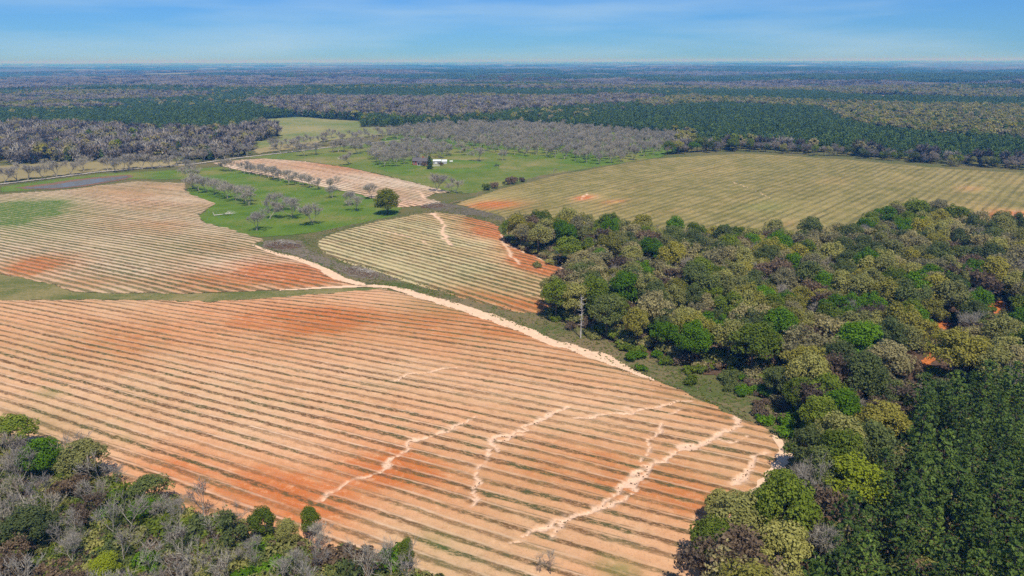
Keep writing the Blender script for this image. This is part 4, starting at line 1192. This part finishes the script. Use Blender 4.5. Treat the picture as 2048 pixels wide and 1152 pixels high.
PLANT = GP([(1130, 258), (1200, 240), (1330, 222), (1420, 214), (1640, 225), (1660, 238), (1700, 262), (1900, 285), (2048, 292), (2300, 300), (2400, 366), (2048, 336), (1900, 327), (1700, 310), (1500, 297), (1400, 298), (1372, 280), (1260, 266)])
PINE_L = GP([(-300, 245), (0, 240), (200, 232), (350, 222), (480, 222), (560, 236), (500, 245), (520, 262), (400, 268), (250, 262), (100, 252), (-300, 262)])
PINE_C = GP([(620, 188), (760, 184), (1000, 186), (1200, 190), (1190, 200), (1000, 197), (820, 200), (640, 196)])
PINE_R = GP([(1400, 192), (1640, 188), (1680, 196), (1960, 204), (2300, 206), (2300, 222), (1900, 220), (1640, 212), (1400, 203)])
BARE_L = GP([(-400, 262), (-100, 256), (150, 258), (300, 266), (420, 272), (520, 266), (556, 280), (500, 312), (380, 322), (0, 335), (-400, 350)])
BARE_C = GP([(480, 208), (640, 199), (1000, 203), (1250, 196), (1330, 200), (1250, 216), (1000, 232), (900, 247), (720, 240), (560, 230)])
OLIVE_R = GP([(1320, 205), (1420, 196), (1660, 214), (2300, 224), (2300, 288), (1900, 283), (1720, 262), (1660, 236), (1640, 224), (1420, 213), (1330, 221)])
rg = np.random.default_rng(2)
def kinds_at(x, y):
    """0 bare, 1 pine, 2 leafy olive, 3 green"""
    k = np.zeros(len(x), int)
    a = fbm(x / 560, y / 380, 201, 2); b = fbm(x / 160, y / 120, 203, 3)
    k[:] = 0
    k[a > 0.53] = 1
    k[(b > 0.56) & (a < 0.55)] = 2
    u_, v_ = px_of(x, y, 0)
    right = (u_ > 1250) & (v_ < 300)
    k[right & (k == 0) & (rg.random(len(x)) < 0.75)] = 2
    inp = np.zeros(len(x), bool)
    for pp in (BARE_L, BARE_C): k[inside(x, y, pp)] = 0
    k[inside(x, y, OLIVE_R)] = 2
    for pp in (PLANT, PINE_L, PINE_C, PINE_R):
        m = inside(x, y, pp); k[m] = 1; inp |= m
    mixr = rg.random(len(x))
    k[(mixr < 0.05) & ~inp] = 1
    k[(mixr > 0.94) & ~inp] = 2
    k[(mixr > 0.975) & ~inp] = 3
    return k
def open_mask(x, y):
    m = np.zeros(len(x), bool)
    for pp in OPEN + CLEAR: m |= inside(x, y, pp)
    return m
x, y = wedge(560, 2700, 47000, rg)
keep = ~open_mask(x, y)
x, y = x[keep], y[keep]
kk = kinds_at(x, y)
pts = np.c_[x, y]
far_wood('leafless_forest', pts[kk == 0], proto([(NV_F[i][0], NV_F[i][1], lf, 'bark', ONE) for i, lf in ((0, 'twig'), (1, 'twigbrown'), (2, 'twigfar'), (3, 'twigbrown'), (0, 'twigfar'))] + [(BV_F[0][0], BV_F[0][1], 'tan', 'bark', ONE)]),
         'grey leafless forest covering the middle distance', 0.8, 1.2)
pp_ = pts[kk == 1]
far_wood('orchard_mass', np.array(BACK_ORCHARD), proto([(v[0], v[1], 'twig', 'palebark', ONE) for v in NV_P[:3]]), 'grey mass of bare orchard trees at the back of the orchard', 0.95, 1.2)
# pines stand closer: add more
xe, ye = wedge(560, 2700, 60000, rg)
ke = kinds_at(xe, ye)
me_ = (~open_mask(xe, ye)) & (ke == 1)
pp_ = np.vstack([pp_, np.c_[xe, ye][me_]])
far_wood('pine_forest', pp_, proto([(v[0], v[1], lf, 'bark', ONE) for v, lf in zip(PV_F * 2, ['pineyoung', 'pineyoung', 'pine', 'pineyoung', 'pine', 'pineyoung'])]), 'dark green pine plantations covering the middle distance', 0.65, 0.95)
far_wood('leafy_forest', pts[kk >= 2], proto([(BV_F[i][0], BV_F[i][1], lf, 'bark', ONE) for i, lf in ((0, 'olive'), (1, 'tan'), (2, 'yellow'), (3, 'olive'), (1, 'deep'), (2, 'olive'), (3, 'tan'))]),
         'olive and yellowish broadleaf forest in the middle distance', 0.8, 1.2)
# beyond: clumps of trees
x, y = wedge(2600, 9000, 30000, rg)
a = fbm(x / 1500, y / 700, 211, 2); b = fbm(x / 600, y / 420, 213, 3)
op = (b < 0.33)
k = np.where(a > 0.47, 1, 0); k[(b > 0.66)] = 2
x, y, k = x[~op], y[~op], k[~op]
pts = np.c_[x, y]
far_wood('distant_leafless_forest', pts[k == 0], proto([(NV_F[i][0], NV_F[i][1], lf, 'bark', clump(i, 10, 26)) for i, lf in ((0, 'twigbrown'), (1, 'twigbrown'), (2, 'twigfar'))]), 'grey leafless forest far off towards the horizon', 0.9, 1.3)
far_wood('distant_pine_forest', pts[k == 1], proto([(v[0], v[1], 'pine', 'bark', clump(20 + i, 16, 26)) for i, v in enumerate(PV_F)]), 'dark pine forest far off towards the horizon', 0.9, 1.2)
far_wood('distant_leafy_forest', pts[k == 2], proto([(BV_F[i][0], BV_F[i][1], lf, 'bark', clump(40 + i, 9, 26)) for i, lf in ((0, 'deep'), (1, 'brown'))]), 'pale leafy forest far off towards the horizon', 0.9, 1.2)

# ---------------------------------------------------------------- haze: one closed box of thin air
def make_haze():
    t = NT('haze_air')
    pv = t.n('ShaderNodeVolumePrincipled')
    pv.inputs['Color'].default_value = (0.10, 0.42, 1.0, 1)
    pv.inputs['Absorption Color'].default_value = (1, 1, 1, 1)
    pv.inputs['Density'].default_value = 0.00014
    pv.inputs['Anisotropy'].default_value = 0.0
    t.l(pv.outputs[0], t.out.inputs['Volume'])
    S = 62000
    o = MB().box(-S, S, -S, S, -90, 150).build('haze', t.m)
    tag(o, 'thin blue haze over the whole landscape', kind='stuff')
make_haze()

# ---------------------------------------------------------------- pond
def water_material():
    t = NT('pond_water')
    b = t.n('ShaderNodeBsdfPrincipled')
    b.inputs['Base Color'].default_value = (0.15, 0.14, 0.115, 1); b.inputs['Roughness'].default_value = 0.22; b.inputs['Specular IOR Level'].default_value = 0.18
    b.inputs['IOR'].default_value = 1.33
    bp = t.n('ShaderNodeBump'); bp.inputs['Strength'].default_value = 0.12; bp.inputs['Distance'].default_value = 0.05
    t.l(t.noise(0.8, 3), bp.inputs['Height']); t.l(bp.outputs[0], b.inputs['Normal']); t.l(b.outputs[0], t.out.inputs[0])
    return t.m
M['mud'] = plain('pond_mud', (0.20, 0.115, 0.07), 0.95, 0.3, 0.8, 0.1)
POND = [(48, 376), (68, 377.5), (109, 376.5), (137, 374.5), (164, 371), (195, 366), (230, 360.5), (252, 356), (258, 353.5), (250, 352.5), (225, 355), (176, 359), (137, 365), (109, 370), (68, 374)]
patch('pond_bank', [(30, 376), (62, 379), (110, 378.5), (165, 373.5), (200, 368), (255, 358), (266, 353), (258, 350), (222, 352), (172, 356), (134, 361), (104, 366), (64, 371)], 1.4, 0.10, M['mud'], 'brown muddy bank around the pond', 1.2)
patch('pond_water', POND, 1.0, 0.22, water_material(), 'narrow still pond beside the left striped field', 0.6)
patch('clearing', [(1690, 193), (1760, 189.5), (1900, 199.5), (1760, 200.5)], 8, 0.6, plain('cleared_soil', (0.40, 0.27, 0.20), 1.0, 0.3, 0.03, 0), 'bare pinkish clearing in the far right forest', 3)
patch('clearing', [(440, 218), (480, 215), (495, 218), (450, 221)], 8, 0.6, M['dry'], 'small tan clearing in the far left forest', 2)
patch('clearing', [(1260, 243), (1345, 238), (1350, 240), (1265, 246)], 6, 0.6, M['litter'], 'narrow brown gap in the pine plantation', 2)
patch('clearing', [(955, 236), (1010, 234), (1012, 237), (960, 239)], 6, 0.6, M['dry'], 'small straw-coloured glade behind the orchard', 2)
patch('dead_scrub', [(525, 482), (560, 478), (606, 482), (612, 496), (660, 520), (720, 535), (770, 548), (800, 560), (770, 562), (700, 552), (640, 528), (580, 508), (530, 498)], 0.9, 0.14, plain('dead_scrub', (0.165, 0.135, 0.100), 1.0, 0.4, 0.5, 0),
      'grey-brown dead scrub strip with brush heaps between the striped fields', 1.0)
patch('dead_scrub', [(840, 412), (870, 404), (900, 408), (1000, 430), (1008, 442), (930, 430), (870, 420)], 1.2, 0.14, plain('dark_scrub', (0.135, 0.115, 0.085), 1.0, 0.4, 0.5, 0), 'dark trampled scrub at the meeting of the field tracks', 1.0)

# ---------------------------------------------------------------- brush heaps, dead trees
def brush_pile(px, py, lx, ly, hgt, rot, n, nlog, label, seed):
    rg_ = np.random.default_rng(seed)
    gx, gy = G(px, py)
    e = bpy.data.objects.new('brush_pile', None); COL.objects.link(e)
    e.location = (gx, gy, float(terrain(gx, gy)) + 0.1); e.rotation_euler = (0, 0, rot)
    tag(e, label, 'brush pile')
    A = Acc()
    # earthy core
    nu_, nv_ = 26, 14
    uu, vv = np.meshgrid(np.linspace(-1, 1, nu_), np.linspace(-1, 1, nv_), indexing='ij')
    rr = np.clip(1 - uu ** 2 - vv ** 2, 0, 1)
    zz = hgt * 0.7 * rr ** 0.6 * (0.5 + fbm(uu * 4 + seed, vv * 4, 3, 3)) - 0.1
    V = np.stack([uu.ravel() * lx, vv.ravel() * ly, zz.ravel()], 1)
    i, j = np.meshgrid(np.arange(nu_ - 1), np.arange(nv_ - 1), indexing='ij'); a = i * nv_ + j
    c_ = link('heap_core', mesh_np('heap_core', V, np.stack([a, a + nv_, a + nv_ + 1, a + 1], 2).reshape(-1, 4), M['litter']), e)
    for k in range(n):
        a_, r_ = rg_.uniform(0, 6.28), math.sqrt(rg_.random())
        x_, y_ = math.cos(a_) * r_ * lx, math.sin(a_) * r_ * ly
        z_ = hgt * (1 - r_ * r_) ** 0.6 * rg_.uniform(0.4, 1.0)
        d = rg_.normal(0, 1, 3); d[2] = abs(d[2]) * 0.45; d /= np.linalg.norm(d)
        L = rg_.uniform(0.8, 2.6); w = rg_.uniform(0.03, 0.09)
        p0 = np.array([x_, y_, z_]) - d * L * 0.4
        p0[2] = max(p0[2], 0.05)
        A.add(*tube_np(p0, p0 + d * L, w, w * 0.4, 3), rg_.random())
    st = link('sticks', A.mesh('sticks', LEAF['twig']), e); st['kind'] = 'stuff'
    for k in range(nlog):
        a_ = rg_.uniform(0, 6.28); r_ = rg_.uniform(0.1, 0.7)
        x_, y_ = math.cos(a_) * r_ * lx, math.sin(a_) * r_ * ly
        z_ = hgt * (1 - r_ * r_) ** 0.6 * 0.95
        d = rg_.normal(0, 1, 3); d[2] = 0.25 * abs(d[2]); d /= np.linalg.norm(d)
        L = rg_.uniform(2.0, 5.0); w = rg_.uniform(0.10, 0.2)
        B = Acc(); p0 = np.array([x_, y_, z_]) - d * L / 2
        B.add(*tube_np(p0, p0 + d * L, w, w * 0.6, 6)); q = p0 + d * L * 0.6
        B.add(*tube_np(q, q + np.array([d[1], -d[0], 0.5]) * L * 0.3, w * 0.5, w * 0.2, 4))
        link('log', B.mesh('log', M['deadwood']), e)
brush_pile(566, 492, 11.5, 7.0, 2.6, R(-18), 620, 9, 'large grey brush heap with a pale log on top beside the left striped field', 3)
brush_pile(723, 546, 13.0, 4.6, 1.7, R(-40), 560, 6, 'long low pale brush heap beside the sand track', 4)
brush_pile(868, 413, 9.0, 5.0, 2.4, R(0), 380, 4, 'small brown brush heap at the meeting of the field tracks', 5)

def snag():
    rg_ = np.random.default_rng(9)
    x, y = G(1161, 676)
    e = bpy.data.objects.new('dead_tree', None); COL.objects.link(e); e.location = (x, y, float(terrain(x, y)))
    tag(e, 'tall pale dead snag with short stub branches standing at the wood edge', 'tree')
    B = Acc(); H = 17.5
    ps = [np.array([0, 0, -0.5]), np.array([0.1, 0, 5.5]), np.array([0.25, 0.1, 11]), np.array([0.1, 0, 15]), np.array([-0.35, 0.1, H])]
    rs = [0.30, 0.22, 0.15, 0.09, 0.03]
    for a, b, r0, r1 in zip(ps[:-1], ps[1:], rs[:-1], rs[1:]): B.add(*tube_np(a, b, r0, r1, 7))
    link('trunk', B.mesh('trunk', M['deadwood']), e)
    for k in range(34):
        z = rg_.uniform(5, 16.8); a = rg_.uniform(0, 6.28); L = rg_.uniform(0.6, 2.0) * (1.5 if z < 9 and k % 6 == 0 else 0.9)
        xx = float(np.interp(z, [p[2] for p in ps], [p[0] for p in ps]))
        p0 = np.array([xx, 0, z]); q = p0 + np.array([math.cos(a) * L, math.sin(a) * L, rg_.uniform(-0.1, 0.6)])
        C_ = Acc(); C_.add(*tube_np(p0, q, 0.09, 0.05, 4)); C_.add(*tube_np(q, q + np.array([math.cos(a + .5) * .3, math.sin(a + .5) * .3, 0.35]), 0.035, 0.015, 3))
        link('branch', C_.mesh('branch', M['deadwood']), e)
snag()

def fallen(px, py, L, rot, label, seed, stub=True):
    rg_ = np.random.default_rng(seed)
    x, y = G(px, py)
    e = bpy.data.objects.new('fallen_tree', None); COL.objects.link(e); e.location = (x, y, float(terrain(x, y)) + 0.05); e.rotation_euler = (0, 0, rot)
    tag(e, label, 'fallen tree')
    B = Acc()
    B.add(*tube_np((0, 0, 0.4), (L * 0.4, 0.2, 0.7), 0.34, 0.26, 7)); B.add(*tube_np((L * 0.4, 0.2, 0.7), (L * 0.75, -0.2, 1.0), 0.26, 0.16, 6))
    link('trunk', B.mesh('trunk', M['deadwood']), e)
    if stub:
        C_ = Acc(); C_.add(*tube_np((0.2, 0, 0.4), (-0.4, 0.3, 2.8), 0.26, 0.14, 6)); link('root_stub', C_.mesh('root_stub', M['deadwood']), e)
    for k in range(16):
        f = rg_.uniform(0.3, 0.75); p0 = np.array([L * f, 0, 0.75]); a = rg_.uniform(-1.1, 1.1); l_ = rg_.uniform(1.5, 4.0) * L / 11
        d = np.array([math.cos(a), math.sin(a), rg_.uniform(0.0, 0.5)])
        q = p0 + d * l_
        C_ = Acc(); C_.add(*tube_np(p0, q, 0.11, 0.06, 4)); C_.add(*tube_np(q, q + d * l_ * 0.5 + np.array([0, 0.5 * math.sin(a * 3), 0.2]), 0.06, 0.02, 3))
        C_.add(*tube_np(q, q + np.array([d[1], d[0], 0.3]) * l_ * 0.4, 0.05, 0.02, 3))
        link('branch', C_.mesh('branch', M['deadwood']), e)
fallen(428, 432, 12, R(18), 'bleached fallen tree lying in the bright pasture by the left field', 4)
fallen(676, 319, 6.5, R(10), 'small white fallen branch lying in the meadow above the narrow field', 6)

# ---------------------------------------------------------------- farmstead
M['brick'] = plain('brick_red', (0.34, 0.095, 0.075), 0.9, 0.2, 3, 0.2)
M['roofdark'] = plain('roof_shingle', (0.115, 0.105, 0.11), 0.9, 0.2, 2, 0.2)
M['white'] = plain('white_paint', (0.78, 0.78, 0.76), 0.6, 0.04, 0.8, 0.4)
M['whiteroof'] = plain('white_metal_roof', (0.80, 0.81, 0.82), 0.4, 0.03, 0.5, 0.5)
M['glass'] = plain('window_glass', (0.05, 0.06, 0.07), 0.15, 0.1, 1, 0.5)
M['greypaint_shade'] = plain('grey_paint_and_shade', (0.42, 0.44, 0.47), 0.7, 0.08, 1, 0.3)  # grey paint; on the mobile home it carries the wall's shade
M['machine'] = plain('dark_machine_paint', (0.045, 0.05, 0.045), 0.6, 0.2, 2, 0.4)
M['rubber'] = plain('rubber', (0.03, 0.03, 0.03), 0.9, 0.1, 2, 0.2)
def root(name, px, py, rot, label, cat):
    x, y = G(px, py)
    e = bpy.data.objects.new(name, None); COL.objects.link(e)
    e.location = (x, y, float(terrain(x, y)) + 0.08); e.rotation_euler = (0, 0, rot)
    return tag(e, label, cat)
h = root('farmhouse', 843, 329.5, R(-14), 'red brick farmhouse with grey roof among bare pecans', 'house')
w = MB().box(-8, 8, -4, 4, 0, 4.2)
w.poly([(-8, -4, 4.2), (-8, 4, 4.2), (-8, 0, 6.7)]).poly([(8, 4, 4.2), (8, -4, 4.2), (8, 0, 6.7)])
w.build('wall', M['brick'], h)
rf = MB().gable(-8.6, 8.6, -4.7, 4.7, 3.95, 6.95, 0.2).build('roof', M['roofdark'], h)
MB().box(1.5, 2.6, -0.6, 0.6, 5.8, 8.4).build('chimney', M['brick'], rf)
for xx in (-6.2, -2.6, 4.4, 6.6):
    wd = MB().box(xx - 0.75, xx + 0.75, -4.08, -4.0, 1.1, 3.2).build('window', M['white'], h)
    MB().box(xx - 0.6, xx + 0.6, -4.12, -4.08, 1.25, 3.05).build('pane', M['glass'], wd)
for yy in (-2, 2):
    wd = MB().box(-8.08, -8.0, yy - 0.7, yy + 0.7, 1.1, 3.4).build('window', M['white'], h)
    MB().box(-8.12, -8.08, yy - 0.55, yy + 0.55, 1.25, 3.2).build('pane', M['glass'], wd)
MB().box(0.2, 1.3, -4.09, -4.0, 0.1, 2.5).build('door', M['white'], h)
po = MB().gable(-1.8, 3.4, -7.2, -3.9, 2.9, 3.7, 0.15).build('porch_roof', M['roofdark'], h)
for xx in (-1.5, 0.8, 3.1): MB().box(xx - 0.09, xx + 0.09, -6.9, -6.72, 0, 2.95).build('post', M['white'], po)
MB().box(-1.9, 3.5, -7.1, -4.0, 0, 0.3).build('porch_floor', M['greypaint_shade'], h)
m_ = root('mobile_home', 874.5, 328.5, R(4), 'white-roofed mobile home, wall shade painted grey, right of the conifer', 'mobile home')
MB().box(-3.9, 3.9, -2.4, 2.4, 0.5, 3.6).build('wall', M['greypaint_shade'], m_)  # bluish shade on the wall is painted in as grey
MB().gable(-4.2, 4.2, -2.8, 2.8, 3.5, 4.6, 0.12).build('roof', M['whiteroof'], m_)
for xx in (-3.2, 1.0, 3.3):
    wd = MB().box(xx - 0.6, xx + 0.6, -2.47, -2.4, 1.5, 2.9).build('window', M['white'], m_)
    MB().box(xx - 0.48, xx + 0.48, -2.51, -2.47, 1.62, 2.78).build('pane', M['glass'], wd)
MB().box(-1.6, -0.6, -2.48, -2.4, 0.6, 2.7).build('door', M['white'], m_)
MB().box(-3.8, 3.8, -2.3, 2.3, -0.3, 0.5).build('skirting', M['white'], m_)
m_ = root('shed', 889, 327.5, R(4), 'white metal shed at the right end of the farmstead', 'shed')
MB().box(-2.4, 2.4, -2.6, 2.6, -0.2, 2.7).build('wall', M['greypaint_shade'], m_)
MB().gable(-2.7, 2.7, -3.0, 3.0, 2.6, 4.0, 0.12).build('roof', M['whiteroof'], m_)
MB().box(-1.2, 1.2, -2.68, -2.6, 0, 2.3).build('door', M['greypaint_shade'], m_)
m_ = root('tank', 902.5, 325, R(12), 'small white tank on legs in the grass right of the shed', 'tank')
B = Acc(); B.add(*tube_np((-1.5, 0, 1.2), (1.5, 0, 1.2), 0.62, 0.62, 12)); B.add(*tube_np((-1.8, 0, 1.2), (-1.5, 0, 1.2), 0.3, 0.62, 12)); B.add(*tube_np((1.5, 0, 1.2), (1.8, 0, 1.2), 0.62, 0.3, 12))
link('shell', B.mesh('shell', M['white']), m_)
for xx in (-1.1, 1.1): MB().box(xx - 0.15, xx + 0.15, -0.4, 0.4, -0.2, 0.8).build('leg', M['greypaint_shade'], m_)
m_ = root('fence', 872, 333, R(4), 'low white fence panel in front of the mobile home', 'fence')
for k in range(6): MB().box(-3.6 + k * 1.45, -3.48 + k * 1.45, -0.06, 0.06, -0.2, 1.1).build('post', M['white'], m_)
for zz in (0.35, 0.75): MB().box(-3.7, 3.8, -0.09, -0.06, zz, zz + 0.22).build('rail', M['white'], m_)
x, y = G(860.5, 338.5)
plant('conifer', variant(('conif', 0), lambda: gen_pine(901, 12, 3.4, 0.06, 12, 7, 8, 0.55), leaf_material('needle_bright', (0.075, 0.135, 0.028), (0.13, 0.20, 0.045)), M['bark']), x, y, 1.0, 'green cone-shaped conifer in front of the farmhouse', 'tree')
for (px, py, s, nm) in [(848, 332.5, 1.5, 'dark bush beside the farmhouse porch'), (881, 331, 1.3, 'dark bush in front of the mobile home')]:
    x, y = G(px, py); plant('shrub', pick(SV, 'brown'), x, y, s, nm, 'shrub')
def tractor():
    e = root('tractor', 994, 332.5, R(20), 'small dark tractor parked alone in the meadow', 'tractor')
    MB().box(-0.4, 2.0, -0.4, 0.4, 0.8, 1.5).build('hood', M['machine'], e)
    MB().box(-1.5, -0.3, -0.6, 0.6, 0.7, 1.2).build('seat_platform', M['machine'], e)
    for (xx, yy) in ((-1.4, -0.6), (-1.4, 0.6), (-0.4, -0.6), (-0.4, 0.6)): MB().box(xx - 0.05, xx + 0.05, yy - 0.05, yy + 0.05, 1.2, 2.5).build('post', M['machine'], e)
    MB().box(-1.6, -0.2, -0.75, 0.75, 2.5, 2.6).build('canopy', M['machine'], e)
    for (xx, yy, r_) in ((-0.9, -0.85, 0.8), (-0.9, 0.85, 0.8), (1.5, -0.6, 0.45), (1.5, 0.6, 0.45)):
        B = Acc(); B.add(*tube_np((xx, yy - 0.18, r_), (xx, yy + 0.18, r_), r_, r_, 16))
        wv = B.mesh('wheel', M['rubber']); wo = link('wheel', wv, e)
        MB().tube((xx, yy - 0.2, r_), (xx, yy + 0.2, r_), r_ * 0.55, r_ * 0.55, 12).build('rim', M['greypaint_shade'], wo)
    MB().box(-3.2, -1.6, -1.1, 1.1, 0.35, 0.6).build('mower_deck', M['machine'], e)
tractor()
for (px, py, w_, lab) in [(1765, 167.5, 5, 'tiny white barn far off in the right-hand forest'), (1061, 141, 10, 'tiny white roof near the horizon behind the pine ridge'), (1690 + 6, 190.5, 7, 'pale shelter at the edge of the pinkish clearing')]:
    b_ = root('barn', px, py, R(10), lab, 'barn')
    b_.location.z += 6 if py < 180 else 0
    MB().box(-w_, w_, -w_ * .5, w_ * .5, -8, w_ * .45).build('wall', M['white'], b_)
    MB().gable(-w_ * 1.05, w_ * 1.05, -w_ * .58, w_ * .58, w_ * .43, w_ * .75, 0.3).build('roof', M['whiteroof'], b_)

# ---------------------------------------------------------------- weeds and clods in the near field
def tufts():
    rg_ = np.random.default_rng(31)
    f1 = GP(F1)
    n = 22000
    x0, y0 = f1.min(0); x1, y1 = f1.max(0)
    x, y = rg_.uniform(x0, x1, n), rg_.uniform(y0, y1, n)
    d = np.hypot(x, y)
    dens = 0.03 + 1.1 * blob(x, y, [(880, 610, 14, .8), (1000, 640, 14, .4), (1250, 740, 10, .5), (1390, 800, 10, .7), (60, 840, 14, .8), (200, 880, 12, .6), (900, 1080, 14, .7), (760, 1040, 12, .5), (1200, 1100, 10, .6), (620, 780, 14, .15), (700, 770, 12, .25)], R(-23.6))
    ok = inside(x, y, f1) & (rg_.random(n) < dens) & (y > 90)
    px_, py_ = px_of(x, y, 0)
    ok &= (px_ > -60) & (px_ < 2110) & (py_ < 1200)
    x, y = x[ok], y[ok]
    # clods and torn turf along the gullies
    gx, gy = [], []
    for pts, w in GUL1:
        ln = GP(pts); dd = np.r_[0, np.cumsum(np.hypot(*np.diff(ln, axis=0).T))]
        m = int(dd[-1] * 1.3)
        s0 = rg_.uniform(0, dd[-1], m)
        gx.append(np.interp(s0, dd, ln[:, 0]) + rg_.choice([-1, 1], m) * w * rg_.uniform(0.5, 1.5, m)); gy.append(np.interp(s0, dd, ln[:, 1]) + rg_.normal(0, w * 0.7, m))
    gx, gy = np.concatenate(gx), np.concatenate(gy)
    v1 = GP(VERGE1)
    vx, vy = rg_.uniform(v1[:, 0].min(), v1[:, 0].max(), 60000), rg_.uniform(v1[:, 1].min(), v1[:, 1].max(), 60000)
    m = inside(vx, vy, v1) & (rg_.random(60000) < 0.25 + 1.2 * sstep(0.42, 0.6, fbm(vx / 9, vy / 9, 71, 3)))
    vx, vy = vx[m], vy[m]
    def build(name, x, y, smin, smax, mat, label, flatz):
        n = len(x)
        Z = terrain(x, y) + 0.12
        k = 5
        ci = np.repeat(np.arange(n), k)
        s = rg_.uniform(smin, smax, n)
        D = sphere_dirs(n * k, rg_, 0.0)
        Pn = np.c_[x[ci], y[ci], Z[ci]] + D * (s[ci] * 0.5)[:, None] * np.array([1.3, 1, flatz])
        N = D + rg_.normal(0, .4, (n * k, 3)) + np.array([0, -0.2, 0.3]); N /= np.linalg.norm(N, axis=1, keepdims=True)
        V, F_ = quads(Pn, N, s[ci] * 0.55, rg_, 0.75)
        o = link(name, mesh_np(name, V, F_, mat, {'tint': np.repeat(rg_.random(n * k), 4)}, smooth=False))
        tag(o, label, kind='stuff')
    build('weeds', x, y, 0.14, 0.42, leaf_material('weed_leaf', (0.06, 0.075, 0.028), (0.11, 0.115, 0.045), 0.1), 'small dark green weed tufts scattered over the near field', 0.9)
    kk_ = rg_.random(len(vx)) < 0.68
    build('tall_grass', vx[kk_], vy[kk_], 0.2, 0.65, leaf_material('margin_grass', (0.125, 0.165, 0.030), (0.225, 0.245, 0.060), 0.1), 'rough green grass tufts on the field margins', 0.9)
    build('dead_weeds', vx[~kk_], vy[~kk_], 0.2, 0.65, leaf_material('margin_weeds', (0.20, 0.165, 0.095), (0.32, 0.27, 0.17), 0.1), 'brown dead weed tufts on the field margins', 0.9)
    build('turf_clods', gx, gy, 0.14, 0.36, leaf_material('clod', (0.10, 0.055, 0.03), (0.19, 0.11, 0.06), 0.1, 0.05), 'dark torn clods along the washout gullies', 0.7)
tufts()
